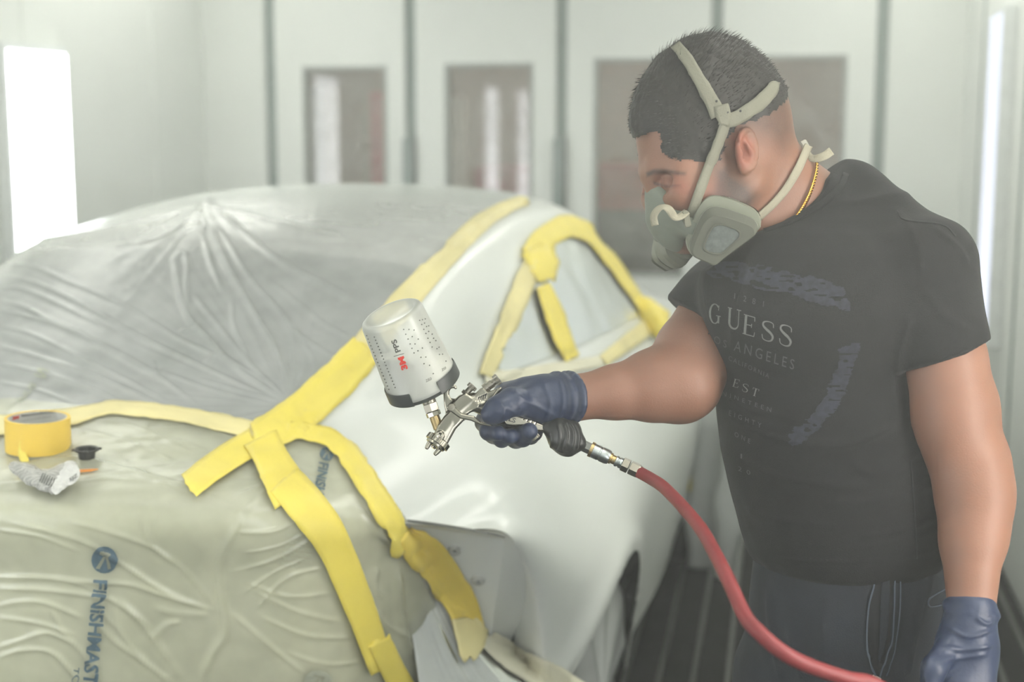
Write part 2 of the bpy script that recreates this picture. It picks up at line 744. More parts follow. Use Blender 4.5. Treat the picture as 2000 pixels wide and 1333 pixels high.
# ---- distance-field solids (bodies and castings that must be one smooth skin)
class Vox:
    def __init__(self, lo, hi, h):
        self.lo = np.asarray(lo, float)
        self.h = h
        self.n = np.ceil((np.asarray(hi) - self.lo) / h).astype(int) + 1
        self.F = np.full(self.n, 1.0, np.float32)

    def add(self, fn, lo, hi, k=0.01, sub=False):
        a = np.clip(np.floor((np.asarray(lo) - self.lo) / self.h).astype(int), 0, self.n - 1)
        b = np.clip(np.ceil((np.asarray(hi) - self.lo) / self.h).astype(int) + 1, 1, self.n)
        if (b - a <= 0).any():
            return
        ax = [(self.lo[i] + self.h * np.arange(a[i], b[i])).astype(np.float32) for i in range(3)]
        X, Y, Z = ax[0][:, None, None], ax[1][None, :, None], ax[2][None, None, :]
        d = fn(X, Y, Z).astype(np.float32)
        sl = tuple(slice(a[i], b[i]) for i in range(3))
        f = self.F[sl]
        if sub:
            d = -d
            h = np.clip(0.5 - 0.5 * (f - d) / k, 0, 1)
            self.F[sl] = f * (1 - h) + d * h + k * h * (1 - h)
        else:
            h = np.clip(0.5 + 0.5 * (f - d) / k, 0, 1)
            self.F[sl] = f * (1 - h) + d * h - k * h * (1 - h)

    def cone(self, a, b, ra, rb, k=0.01, flat=None, sub=False):
        a, b = np.asarray(a, float), np.asarray(b, float)
        ba = b - a
        L2 = ba @ ba + 1e-12
        m = max(ra, rb) * (flat[1] if flat and flat[1] > 1 else 1) + k + 3 * self.h

        def fn(X, Y, Z):
            dx, dy, dz = X - a[0], Y - a[1], Z - a[2]
            t = np.clip((dx * ba[0] + dy * ba[1] + dz * ba[2]) / L2, 0, 1)
            dx, dy, dz = dx - t * ba[0], dy - t * ba[1], dz - t * ba[2]
            if flat:
                n, s = np.asarray(flat[0], float), flat[1]
                n = n / np.linalg.norm(n)
                q = (dx * n[0] + dy * n[1] + dz * n[2]) * (1 / s - 1)
                dx, dy, dz = dx + q * n[0], dy + q * n[1], dz + q * n[2]
            return np.sqrt(dx * dx + dy * dy + dz * dz) - (ra + (rb - ra) * t)
        self.add(fn, np.minimum(a, b) - m, np.maximum(a, b) + m, k, sub)

    def chain(self, pts, rad, k=0.008, flat=None):
        for i in range(len(pts) - 1):
            self.cone(pts[i], pts[i + 1], rad[i], rad[i + 1], k, flat)

    def ell(self, c, rad, axes=None, k=0.01, sub=False):
        c = np.asarray(c, float)
        A = np.eye(3) if axes is None else np.asarray(axes, float)
        r = np.asarray(rad, float)
        ext = np.sqrt(((A * r[:, None]) ** 2).sum(0)) + k + 3 * self.h

        def fn(X, Y, Z):
            dx, dy, dz = X - c[0], Y - c[1], Z - c[2]
            q = [(dx * A[i, 0] + dy * A[i, 1] + dz * A[i, 2]) / r[i] for i in range(3)]
            k0 = np.sqrt(q[0]**2 + q[1]**2 + q[2]**2)
            k1 = np.sqrt((q[0] / r[0])**2 + (q[1] / r[1])**2 + (q[2] / r[2])**2) + 1e-6
            return k0 * (k0 - 1) / k1
        self.add(fn, c - ext, c + ext, k, sub)

    def poly(self, pts, zc, hz, rnd=0.002, k=0.003, sub=False, zslope=(0, 0)):
        """extruded polygon in the (x, y) plane around depth zc"""
        pts = np.asarray(pts, float)
        m = rnd + k + 4 * self.h
        c = pts.mean(0)

        def fn(X, Y, Z):
            xx = np.broadcast_to(X, (X.shape[0], Y.shape[1], 1))[..., 0]
            yy = np.broadcast_to(Y, (X.shape[0], Y.shape[1], 1))[..., 0]
            q = np.stack([xx.ravel(), yy.ravel()], 1)
            d2 = (poly_dist(q, pts) + rnd).reshape(xx.shape)[..., None]
            zz = zc + ((xx - c[0]) * zslope[0] + (yy - c[1]) * zslope[1])[..., None]
            dz = np.abs(Z - zz) - (hz - rnd)
            return np.minimum(np.maximum(d2, dz), 0) + np.sqrt(np.maximum(d2, 0)**2 + np.maximum(dz, 0)**2) - rnd
        ex = (hz + m + abs(zslope[0]) * 0.1 + abs(zslope[1]) * 0.1)
        self.add(fn, [*(pts.min(0) - m), zc - ex], [*(pts.max(0) + m), zc + ex], k, sub)

    def column(self, ys, cx, rx, cz, rz, k=0.02, p=2.3):
        """upright body of superelliptic sections given at heights ys (ascending)"""
        ys = np.asarray(ys, float)

        def fn(X, Y, Z):
            y = Y
            f = lambda a: np.interp(y.ravel(), ys, a).reshape(y.shape)
            CX, RX, CZ, RZ = f(cx), f(rx), f(cz), f(rz)
            q = (np.abs((X - CX) / RX) ** p + np.abs((Z - CZ) / RZ) ** p) ** (1 / p)
            d = (q - 1) * np.minimum(RX, RZ)
            dy = np.maximum(ys[0] - y, y - ys[-1])
            return np.maximum(d, dy)
        m = k + 4 * self.h
        lo = [np.min(np.array(cx) - rx) - m, ys[0] - m, np.min(np.array(cz) - rz) - m]
        hi = [np.max(np.array(cx) + rx) + m, ys[-1] + m, np.max(np.array(cz) + rz) + m]
        self.add(fn, lo, hi, k)

    def nets(self, smooth=2):
        F = self.F
        F[0], F[-1], F[:, 0], F[:, -1], F[:, :, 0], F[:, :, -1] = (np.maximum(a, 1e-4) for a in
                                                               (F[0], F[-1], F[:, 0], F[:, -1], F[:, :, 0], F[:, :, -1]))
        ins = F < 0
        cnt = np.zeros(np.array(F.shape) - 1, np.uint8)
        for a in (0, 1):
            for b in (0, 1):
                for c in (0, 1):
                    cnt += ins[a:F.shape[0] - 1 + a, b:F.shape[1] - 1 + b, c:F.shape[2] - 1 + c]
        I = np.argwhere((cnt > 0) & (cnt < 8))
        vid = np.full(cnt.shape, -1, np.int32)
        vid[I[:, 0], I[:, 1], I[:, 2]] = np.arange(len(I))
        cor = [(a, b, c) for a in (0, 1) for b in (0, 1) for c in (0, 1)]
        val = {o: F[I[:, 0] + o[0], I[:, 1] + o[1], I[:, 2] + o[2]] for o in cor}
        S = np.zeros((len(I), 3))
        n = np.zeros(len(I))
        for o in cor:
            for ax in range(3):
                if o[ax]:
                    continue
                q = list(o)
                q[ax] = 1
                f0, f1 = val[o], val[tuple(q)]
                k = (f0 < 0) != (f1 < 0)
                t = np.where(k, f0 / np.where(k, f0 - f1, 1), 0)
                p = np.tile(np.array(o, float), (len(I), 1))
                p[:, ax] += t
                S[k] += p[k]
                n[k] += 1
        V = self.lo + self.h * (I + S / n[:, None])
        Q = []
        for ax in range(3):
            s0 = [slice(None)] * 3
            s1 = [slice(None)] * 3
            s0[ax] = slice(0, -1)
            s1[ax] = slice(1, None)
            E = np.argwhere(ins[tuple(s0)] != ins[tuple(s1)])
            b, c = [i for i in range(3) if i != ax]
            E = E[(E[:, b] > 0) & (E[:, c] > 0) & (E[:, b] < F.shape[b] - 1) & (E[:, c] < F.shape[c] - 1)]
            def cell(db, dc):
                q = E.copy()
                q[:, b] -= db
                q[:, c] -= dc
                return vid[q[:, 0], q[:, 1], q[:, 2]]
            f = np.stack([cell(1, 1), cell(0, 1), cell(0, 0), cell(1, 0)], 1)
            inside = ins[E[:, 0], E[:, 1], E[:, 2]]
            fl = inside if ax != 1 else ~inside
            f[~fl] = f[~fl][:, ::-1]
            Q.append(f)
        Q = np.concatenate(Q)
        Q = Q[(Q >= 0).all(1)]
        for _ in range(smooth):
            acc = np.zeros_like(V)
            c = np.zeros(len(V))
            for i in range(4):
                a, b = Q[:, i], Q[:, (i + 1) % 4]
                for k in range(3):
                    acc[:, k] += np.bincount(a, V[b, k], len(V)) + np.bincount(b, V[a, k], len(V))
                c += np.bincount(a, minlength=len(V)) + np.bincount(b, minlength=len(V))
            V = V * 0.5 + 0.5 * acc / np.maximum(c, 1)[:, None]
        return V, Q


def vox_obj(name, vx, material, parent=None, smooth=2, disp=None):
    V, Q = vx.nets(smooth)
    Vw = to_world(V)
    o = mesh(name, Vw, np.ascontiguousarray(Q[:, ::-1]), material, parent)
    if disp is not None:
        N = np.empty(len(Vw) * 3, np.float32)
        o.data.vertices.foreach_get('normal', N)
        N = N.reshape(-1, 3)
        Vw = Vw + N * disp(Vw, project(Vw), N)[:, None]
        o.data.vertices.foreach_set('co', Vw.astype(np.float32).ravel())
        o.data.update()
    return o

# ------------------------------------------------------------------ the booth
BA = math.radians(10.8)
BF = np.array([math.sin(BA), math.cos(BA), 0])       # down the booth
BR = np.array([math.cos(BA), -math.sin(BA), 0])      # across the booth
BU = np.array([0, 0, 1.0])
BAX = np.stack([BR, BF, BU])
P_BL = np.array([-1.62, 7.62, 0])                    # far left corner
WID, LEN, HGT = 3.85, 11.0, 2.75


def B(x, y, z):
    """booth coordinates: x across from the far left corner, y towards the viewer from the far wall, z up"""
    return P_BL + BR * x - BF * y + BU * z


def bwall(px, py):
    """point of the far wall seen at a pixel, as (x, z) in booth coordinates"""
    d = FV + (px - 1000) / FPX * RV + (666.5 - py) / FPX * UV
    k = ((P_BL - CAM) @ BF) / (d @ BF)
    p = CAM + d * k - P_BL
    return p @ BR, p[2]


M_wall = mat('white_enamel_panel', (224, 228, 222), 0.45, var=0.02, scale=3, bump=0.04, bscale=30)
M_seam = mat('grey_rubber_gasket', (120, 136, 130), 0.6)
M_latch = mat('grey_latch_steel', (120, 134, 130), 0.45, metal=0.2)
M_ceil = mat('filter_mat', (232, 234, 230), 0.9, bump=0.3, bscale=300)
M_conc = mat('dark_pit', (34, 35, 33), 0.8)
M_bar = mat('galvanised_bar', (96, 98, 94), 0.45, metal=0.2, var=0.1)
M_slat = mat('grate_steel', (44, 45, 43), 0.6, metal=0.0, var=0.15)
M_frame = mat('lamp_frame_white', (220, 224, 222), 0.4)
M_pane = glass_mat('window_glass', dust=0.10)
M_trim = mat('window_rubber', (150, 156, 150), 0.6)


def bbox(name, x0, x1, y0, y1, z0, z1, material, parent=None, bevel=0.0):
    c = B((x0 + x1) / 2, (y0 + y1) / 2, (z0 + z1) / 2)
    return box(name, c, (abs(x1 - x0) / 2, abs(y1 - y0) / 2, abs(z1 - z0) / 2), BAX, material, parent, bevel)


struct(bbox('floor', -0.3, WID + 0.3, -0.3, LEN, -0.30, -0.06, M_conc), 'dark pit floor under the booth grating')
struct(bbox('ceiling', -0.1, WID + 0.1, -0.1, LEN, HGT, HGT + 0.1, M_ceil), 'white filter ceiling of the spray booth')
wl = struct(bbox('wall_left', -0.1, 0.0, -0.1, LEN, -0.06, HGT, M_wall), 'plain white enamelled booth wall behind the car')
wr_ = struct(bbox('wall_right', WID, WID + 0.1, -0.1, LEN, -0.06, HGT, M_wall), 'pale grey booth wall behind the painter')
struct(bbox('wall_back', -0.1, WID + 0.1, LEN, LEN + 0.1, -0.06, HGT, M_wall), 'white booth wall behind the photographer')
for k in range(9):
    y = 0.62 + 1.2 * k
    bbox('wall_seam', WID - 0.006, WID + 0.0, y, y + 0.018, 0, HGT, M_seam, wr_)
    bbox('wall_seam', -0.0, 0.006, y, y + 0.018, 0, HGT, M_wall, wl)

# floor grating: long bars down the booth, thin cross bars under them
gr = empty('floor_grating', B(WID / 2, 4, -0.06))
tag(gr, 'dark steel floor grating with pale bearing bars beside the car', 'grating')
V, F = [], []
y = 0.05
while y < LEN - 0.1:
    b = len(V)
    for x in (0.02, WID - 0.02):
        for yy in (y, y + 0.007):
            for z in (-0.05, -0.012):
                V.append(B(x, yy, z))
    F += [tuple(b + i for i in f) for f in ((0, 1, 3, 2), (4, 6, 7, 5), (0, 4, 5, 1), (2, 3, 7, 6), (1, 5, 7, 3))]
    y += 0.026
sl = mesh('cross_bars', V, F, M_slat, gr, smooth=False)
sl['kind'] = 'stuff'
src = bbox('bearing_bar', 0.05, 0.063, 0.02, LEN - 0.1, -0.06, 0.0, M_bar, gr)
nb = int((WID - 0.1) / 0.098)
for k in range(1, nb + 1):
    o = src.copy()
    COL.objects.link(o)
    o.matrix_parent_inverse = src.matrix_parent_inverse.copy()
    dv = BR * 0.098 * k
    o.location = [float(v) for v in dv]

# far wall: folding door leaves with windows
xs = [bwall(px, 60)[0] for px in (405, 525, 800, 1097, 1400, 1725)]
xs[0] = 0.0
wins = [None, (590, 755, 130), (868, 1041, 124), (1160, 1342, 114), (1476, 1656, 108)]
ZB = 0.80
struct(bbox('trim_1', 0, WID, -0.10, -0.03, -0.06, 0.06, M_wall), 'door sill of the booth')
struct(bbox('trim_2', 0, WID, -0.10, -0.0, 2.45, HGT, M_wall), 'white header above the booth doors')
gap = 0.03
n_win = 0
for i in range(5):
    x0, x1 = xs[i] + gap, xs[i + 1] - gap
    if i == 0:
        struct(bbox('wall_front', 0, x1, -0.09, 0, -0.06, 2.45, M_wall), 'narrow white fixed panel beside the doors')
        continue
    d = struct(empty('door_%d' % i, B((x0 + x1) / 2, 0, 0)), 'white folding booth door leaf with a window')
    a, zt = bwall(wins[i][0], wins[i][2])
    b, _ = bwall(wins[i][1], wins[i][2])
    # leaf as four boards around its window opening
    for nm, bx in (('door_stile', (x0, a, 0, 2.44)), ('door_stile', (b, x1, 0, 2.44)), ('door_rail', (a, b, zt, 2.44)), ('door_rail', (a, b, 0, ZB))):
        bbox(nm, bx[0], bx[1], -0.07, 0.0, bx[2], bx[3], M_wall, d)
    n_win += 1
    w = struct(empty('window_%d' % n_win, B((a + b) / 2, 0, ZB)), 'tall window in a booth door')
    t = 0.018
    for nm, bx in (('window_frame', (a, a + t, ZB, zt)), ('window_frame', (b - t, b, ZB, zt)), ('window_frame', (a + t, b - t, zt - t, zt)), ('window_frame', (a + t, b - t, ZB, ZB + t))):
        bbox(nm, bx[0], bx[1], -0.075, 0.006, bx[2], bx[3], M_trim, w)
    bbox('pane', a + t, b - t, -0.04, -0.034, ZB + t, zt - t, M_pane, w)
struct(bbox('wall_front_2', xs[5] + gap, WID, -0.09, 0, -0.06, 2.45, M_wall), 'narrow white panel in the corner by the slim lamp')
for i in range(1, 6):
    struct(bbox('trim_%d' % (i + 2), xs[i] - 0.028, xs[i] + 0.028, -0.06, -0.03, 0, 2.45, M_seam), 'grey rubber seam between door leaves')
    if i in (2, 3):
        l = bbox('door_latch', xs[i] - 0.035, xs[i] + 0.02, -0.03, 0.05, 0.75, 1.50, M_latch, None, bevel=0.008)
        tag(l, ['grey latch bar on the door seam, second window\'s left side', 'grey latch bar on the door seam just left of the painter\'s mask'][i - 2], 'latch')

# wall lamps: white box with a bright diffuser
def wall_lamp(y, side, w, z0, z1, label, strength, tint):
    x = 0.0 if side < 0 else WID
    s = 1 if side < 0 else -1
    t = empty('wall_lamp', B(x, y, z0))
    tag(t, label, 'lamp', 'booth wall lamps')
    bbox('lamp_housing', x, x + s * 0.05, y - w / 2 - 0.03, y + w / 2 + 0.03, z0 - 0.03, z1 + 0.03, M_frame, t, bevel=0.006)
    bbox('diffuser', x + s * 0.05, x + s * 0.056, y - w / 2, y + w / 2, z0, z1, emit_mat('diffuser_glow', tint, strength), t)


def wall_y(px, d_guess, side):
    """where along a side wall a pixel column meets it"""
    d = FV + (px - 1000) / FPX * RV
    x = 0.0 if side < 0 else WID
    k = ((P_BL + BR * x - CAM) @ BR) / (d @ BR)
    return -((CAM + d * k - P_BL) @ BF)


yl0, yl1 = wall_y(22, 0, -1), wall_y(132, 0, -1)
wall_lamp((yl0 + yl1) / 2, -1, abs(yl0 - yl1), 0.35, 1.86, 'tall bright lamp panel on the left wall behind the car', LAMP['side'], (250, 252, 255))
yr0, yr1 = wall_y(1924, 0, 1), wall_y(1960, 0, 1)
pr = B(WID, (yr0 + yr1) / 2, 0) - CAM
zr = []
for py in (30, 655):
    d = FV + (666.5 - py) / FPX * UV
    zr.append(1.6 + d[2] * pr[1] / d[1])
wall_lamp((yr0 + yr1) / 2, 1, abs(yr0 - yr1) * 0.6, zr[1], zr[0], 'slim bluish-white lamp on the right wall beside the painter', LAMP['slim'], (232, 238, 255))
for k, yy in enumerate((7.2, 9.0)):  # unseen lamps out of view, set for frontal fill
    wall_lamp(yy, -1, 0.6, 0.35, 1.90, ['lamp panel on the left wall beside the photographer', 'lamp panel on the left wall at the booth end'][k], LAMP['near'], (250, 252, 255))
    wall_lamp(yy + .4, 1, 0.5, 0.35, 1.90, ['lamp panel on the right wall beside the photographer', 'lamp panel on the right wall at the booth end'][k], LAMP['near'], (250, 252, 255))
wall_lamp(5.75, 1, 0.35, 0.9, 1.95, 'lamp panel on the right wall near the painter\'s elbow', LAMP['elbow'], (255, 250, 242))
# ceiling light boxes along both edges
NTH = ['over the far doors', 'over the car roof', 'over the trunk and painter', 'behind the photographer']
for x in (0.50, WID - 0.50):
    for k in range(4):
        y = 1.3 + 2.2 * k
        t = empty('ceiling_lamp', B(x, y, HGT))
        tag(t, 'long ceiling light box on the %s side %s' % ('left' if x < 1 else 'right', NTH[k]), 'lamp', 'ceiling light boxes')
        bbox('lamp_housing', x - 0.30, x + 0.30, y - 0.85, y + 0.85, HGT - 0.05, HGT, M_frame, t, bevel=0.006)
        bbox('diffuser', x - 0.27, x + 0.27, y - 0.82, y + 0.82, HGT - 0.056, HGT - 0.05, emit_mat('diffuser_glow', (255, 255, 246), LAMP['ceiling']), t)

# workshop seen through the door windows
M_tan = mat('workshop_plaster', (152, 122, 98), 0.8, var=0.12, scale=2)
M_red = mat('red_enamel', (190, 48, 44), 0.4)
M_tan2 = mat('beige_steel', (200, 192, 180), 0.6)
M_dkred = mat('dull_red_cabinet', (150, 50, 44), 0.5, var=0.15)
M_dark = mat('dark_grey_machine', (70, 66, 60), 0.6, var=0.2)
M_white = mat('white_sheet_steel', (225, 226, 224), 0.5)
struct(bbox('wall_workshop', -2.5, WID + 4, -4.6, -4.5, -0.06, 3.2, M_tan), 'tan plaster workshop wall seen through the windows')
struct(bbox('floor_workshop', -2.5, WID + 4, -4.5, -0.1, -0.16, -0.06, mat('workshop_floor', (120, 112, 100), 0.6)), 'workshop floor beyond the doors')
struct(bbox('ceiling_workshop', -2.5, WID + 4, -4.5, -0.1, 3.1, 3.2, M_tan), 'workshop ceiling')


def shop_x(px, y):
    d = FV + (px - 1000) / FPX * RV
    k = (B(0, y, 0) - CAM) @ BF / (d @ BF)
    return (CAM + d * k - P_BL) @ BR


def shop_box(name, px0, px1, y0, y1, z0, z1, material, parent):
    return bbox(name, shop_x(px0, y0), shop_x(px1, y0), y0, y1, z0, z1, material, parent, bevel=0.008)


t = tag(empty('red_post', B(shop_x(740, -2.6), -2.7, -0.06)), 'tall red post behind the first narrow window', 'post')
shop_box('post', 728, 752, -2.6, -2.72, 0.0, 1.78, M_red, t)
shop_box('base', 715, 765, -2.5, -2.82, -0.06, 0.0, M_dark, t)
t = tag(empty('red_bench', B(shop_x(960, -3), -3.0, -0.06)), 'dull red workbench behind the second narrow window', 'workbench')
shop_box('bench_body', 930, 1065, -2.8, -3.3, 0.0, 0.96, M_dark, t)
shop_box('bench_top', 925, 1070, -2.75, -3.35, 0.96, 1.25, M_dkred, t)
t = tag(empty('tool_cabinet', B(shop_x(1260, -3), -3.0, -0.06)), 'red and dark grey tool cabinet behind the window by the respirator', 'cabinet')
shop_box('cabinet_body', 1120, 1420, -2.7, -3.3, 0.0, 0.96, M_dark, t)
shop_box('cabinet_top', 1120, 1420, -2.7, -3.3, 0.96, 1.27, M_dkred, t)
for k in range(4):
    shop_box('drawer', 1130, 1410, -2.685, -2.70, 0.06 + k * 0.22, 0.25 + k * 0.22, M_dark, t)
t = tag(empty('locker', B(shop_x(625, -1.0), -1.1, -0.06)), 'pale steel locker behind the first narrow window', 'locker')  # pale box imitating the wall lamp's streak reflected in the pane
shop_box('locker_body', 612, 640, -1.0, -1.3, -0.06, 1.78, M_white, t)
shop_box('locker_door', 614, 638, -0.985, -1.0, 0.0, 1.75, M_white, t)
t = tag(empty('steel_cabinet', B(shop_x(888, -1.0), -1.1, -0.06)), 'slim pale cabinet behind the second narrow window', 'cabinet')  # second added box, standing in for a lamp streak on the glass
shop_box('cabinet_body', 880, 900, -1.0, -1.2, -0.06, 1.72, M_tan2, t)
t = tag(empty('workshop_lamp', B(1.5, -2.5, 3.05)), 'ceiling lamp of the workshop beyond the doors', 'lamp')  # no lamp in view here; added to brighten the workshop
bbox('lamp_housing', 0.4, 3.6, -2.4, -2.1, 3.02, 3.1, M_frame, t)
bbox('diffuser', 0.45, 3.55, -2.36, -2.14, 3.015, 3.02, emit_mat('workshop_glow', (255, 244, 225), LAMP['shop']), t)

# spray mist hanging in the booth
for z0, z1, dens, lb in ((0.0, 1.0, HAZE[0], 'thin mist low over the booth floor'), (1.001, 1.35, HAZE[1], 'paint mist at the height of the car roof'), (1.351, HGT - 0.002, HAZE[2], 'thick pale paint mist in the upper booth')):
    hz = bbox('haze', 0.002, WID - 0.002, 0.002, LEN - 0.01, z0, z1, None)
    hz['kind'] = 'stuff'
    hz['label'] = lb
    m = bpy.data.materials.new('paint_mist')
    m.use_nodes = True
    nt = m.node_tree
    nt.nodes.remove(nt.nodes['Principled BSDF'])
    vsn = nt.nodes.new('ShaderNodeVolumeScatter')
    vsn.inputs['Color'].default_value = (0.99, 1.0, 0.96, 1)
    vsn.inputs['Density'].default_value = dens
    vsn.inputs['Anisotropy'].default_value = 0.0
    nt.links.new(vsn.outputs[0], nt.nodes['Material Output'].inputs['Volume'])
    hz.data.materials.append(m)

# ------------------------------------------------------------------ the car
CTH = math.radians(16)
CA = np.array([math.sin(CTH), math.cos(CTH), 0])
CR = np.array([math.cos(CTH), -math.sin(CTH), 0])
CO = np.array([-0.82, 2.30, 0])


def car(P):
    P = np.asarray(P, float)
    return CO + P[..., 0:1] * CA + P[..., 1:2] * CR + P[..., 2:3] * np.array([0, 0, 1.0])


def car_inv(X):
    q = np.asarray(X) - CO
    return np.stack([q @ CA, q @ CR, q[..., 2]], -1)


#      centre            mid                rail               pillar             belt               shoulder           widest             sill
NET = np.array([
    [(-.10, 0, 1.000), (-.08, .22, 1.000), (-.02, .42, .992), (.06, .52, .967), (.13, .565, .945), (.205, .60, .921), (.315, .755, .880), (.52, .80, .38)],
    [(.08, 0, 1.035), (.09, .21, 1.033), (.12, .385, 1.022), (.18, .49, 1.005), (.25, .56, .982), (.33, .64, .940), (.42, .785, .830), (.56, .76, .38)],
    [(.24, 0, 1.075), (.245, .20, 1.072), (.27, .365, 1.060), (.34, .48, 1.050), (.40, .565, 1.025), (.46, .665, .965), (.52, .805, .770), (.62, .775, .38)],
    [(.42, 0, 1.195), (.425, .22, 1.190), (.45, .44, 1.170), (.50, .525, 1.135), (.55, .585, 1.075), (.58, .69, .965), (.63, .832, .720), (.68, .80, .36)],
    [(.70, 0, 1.335), (.70, .24, 1.330), (.72, .465, 1.302), (.74, .54, 1.240), (.76, .595, 1.085), (.78, .705, .950), (.80, .85, .715), (.82, .82, .33)],
    [(1.05, 0, 1.392), (1.05, .24, 1.386), (1.05, .465, 1.352), (1.05, .535, 1.275), (1.05, .62, 1.078), (1.05, .715, .935), (1.05, .842, .715), (1.05, .80, .30)],
    [(1.42, 0, 1.412), (1.42, .24, 1.406), (1.43, .455, 1.380), (1.43, .530, 1.305), (1.43, .650, 1.072), (1.43, .73, .925), (1.43, .815, .700), (1.43, .755, .28)],
    [(1.80, 0, 1.405), (1.80, .24, 1.398), (1.80, .455, 1.365), (1.80, .540, 1.275), (1.80, .655, 1.060), (1.80, .735, .920), (1.80, .81, .690), (1.80, .75, .28)],
    [(2.12, 0, 1.325), (2.12, .24, 1.318), (2.12, .46, 1.285), (2.12, .550, 1.190), (2.12, .650, 1.045), (2.12, .73, .905), (2.12, .805, .680), (2.12, .735, .28)],
    [(2.45, 0, 1.160), (2.45, .25, 1.153), (2.45, .48, 1.115), (2.45, .560, 1.075), (2.45, .635, 1.020), (2.45, .715, .895), (2.45, .785, .670), (2.45, .71, .28)],
    [(2.80, 0, 1.030), (2.80, .25, 1.022), (2.80, .50, .995), (2.80, .570, .975), (2.80, .625, .945), (2.80, .70, .865), (2.80, .77, .650), (2.80, .70, .28)],
    [(3.45, 0, .940), (3.45, .25, .932), (3.43, .48, .905), (3.42, .55, .880), (3.40, .60, .850), (3.38, .67, .780), (3.36, .73, .600), (3.36, .67, .28)],
    [(3.85, 0, .780), (3.84, .22, .770), (3.78, .42, .740), (3.74, .49, .715), (3.70, .54, .690), (3.66, .60, .640), (3.60, .66, .540), (3.58, .62, .28)]])
# one more column between shoulder and widest line, and one between that and the sill
m1 = np.array([cr_eval(NET[i], [5.5])[0] for i in range(13)])
m2 = np.array([cr_eval(NET[i], [6.5])[0] for i in range(13)])
m1[0] = (.262, .680, .902)
NET[0, 6] = (.318, .758, .878)
m2[0] = (.47, .745, .72)
NET[0, 7] = (.62, .66, .53)
m2[1] = (.50, .775, .62)
NET = np.concatenate([NET[:, :6], m1[:, None], NET[:, 6:7], m2[:, None], NET[:, 7:]], 1)
MIR = NET[:, :0:-1].copy()
MIR[..., 1] *= -1
FULL = np.concatenate([MIR, NET], 1)          # 19 columns, centre at 9
su, sv = 20, 16
uu = np.linspace(0, 12, 12 * su + 1)
vv = np.linspace(0, 18, 18 * sv + 1)
G = cr_eval(FULL, uu, vv)
nu, nv = G.shape[:2]
GV = G.reshape(-1, 3).copy()
FQ = grid_faces(nu, nv)[:, ::-1]
ui = (FQ[:, 0] // nv)
vi = (FQ.min(1) % nv)
fu = (FQ.min(1) // nv + .5) / su
fv = (vi + .5) / sv - 9
fc = GV[FQ].mean(1)
# wheel arches
AR = [(0.875, 0.345, 0.335), (3.02, 0.33, 0.325)]
hole = np.zeros(len(FQ), bool)
for sx, sz, r in AR:
    side = np.abs(GV[:, 1]) > 0.55
    dd = np.hypot(GV[:, 0] - sx, GV[:, 2] - sz)
    k = side & (np.abs(dd - r) < 0.008)
    GV[k, 0] = sx + (GV[k, 0] - sx) * r / dd[k]
    GV[k, 2] = sz + (GV[k, 2] - sz) * r / dd[k]
    # rolled flare just outside the opening
    fl = side & (dd < r + 0.10)
    GV[fl, 1] += np.sign(GV[fl, 1]) * 0.010 * np.exp(-((dd[fl] - r - 0.02) / 0.035) ** 2)
    dc = np.hypot(fc[:, 0] - sx, fc[:, 2] - sz)
    hole |= (np.abs(fc[:, 1]) > 0.55) & (dc < r)
hb = np.intersect1d(np.unique(FQ[hole]), np.unique(FQ[~hole]))
for sx, sz, r in AR:
    dd = np.hypot(GV[hb, 0] - sx, GV[hb, 2] - sz)
    k = hb[dd < r + .08]
    dk_ = np.hypot(GV[k, 0] - sx, GV[k, 2] - sz)
    GV[k, 0] = sx + (GV[k, 0] - sx) * r / dk_
    GV[k, 2] = sz + (GV[k, 2] - sz) * r / dk_
side_poly = np.array([(.80, 1.088), (1.0, 1.175), (1.20, 1.235), (1.40, 1.283), (1.60, 1.303), (1.80, 1.280), (2.0, 1.21), (2.2, 1.10), (2.28, 1.055), (1.9, 1.07), (1.4, 1.085)])
is_side = in_poly(fc[:, [0, 2]], side_poly) & (np.abs(fc[:, 1]) > 0.45) & ~hole
is_rear = (fu > 2.05) & (fu < 3.95) & (np.abs(fv) < 1.95)
is_front = (fu > 8.0) & (fu < 9.9) & (np.abs(fv) < 1.95)
is_trunk = (fu < 2.0) & (np.abs(fv) < 5 - fu * 1.25)
CW = car(GV)

M_paint = mat('white_car_paint', (228, 231, 226), 0.38, var=0.01, scale=4, coat=0.4)
M_paint.node_tree.nodes['Principled BSDF'].inputs['Coat Roughness'].default_value = 0.16
M_primer = mat('bare_olive_panel', (226, 227, 196), 0.5, var=0.04, scale=6)
M_glass = mat('dark_car_glass', (146, 155, 148), 0.05, var=0.0, spec=0.6)
M_inner = mat('black_underbody', (26, 27, 26), 0.8)
M_tyre = mat('tyre_rubber', (30, 30, 30), 0.75, bump=0.2, bscale=200)
M_alloy = mat('wheel_alloy', (150, 152, 150), 0.35, metal=0.6)

car_root = tag(empty('car', car(np.array([1.8, 0, 0.0]))), 'white car with wide rear wings, masked in plastic and yellow tape', 'car')


def submesh(name, sel, material, parent):
    f = FQ[sel]
    used, inv = np.unique(f, return_inverse=True)
    return mesh(name, CW[used], inv.reshape(f.shape), material, parent)


body = submesh('body_shell', ~(hole | is_side | is_rear | is_front | is_trunk), M_paint, car_root)
M_lid = mat('cream_trunk_paint', (242, 243, 226), 0.4, var=0.02, scale=6)
trunk = submesh('trunk_lid', is_trunk, M_lid, car_root)
trunk['label'] = 'cream trunk lid under plastic'
rwin = submesh('rear_window', is_rear, M_glass, car_root)
wsh = submesh('windscreen', is_front, M_glass, car_root)
swin = submesh('side_window', is_side & (fc[:, 1] > 0), M_glass, car_root)
swin2 = submesh('side_window', is_side & (fc[:, 1] < 0), M_glass, car_root)

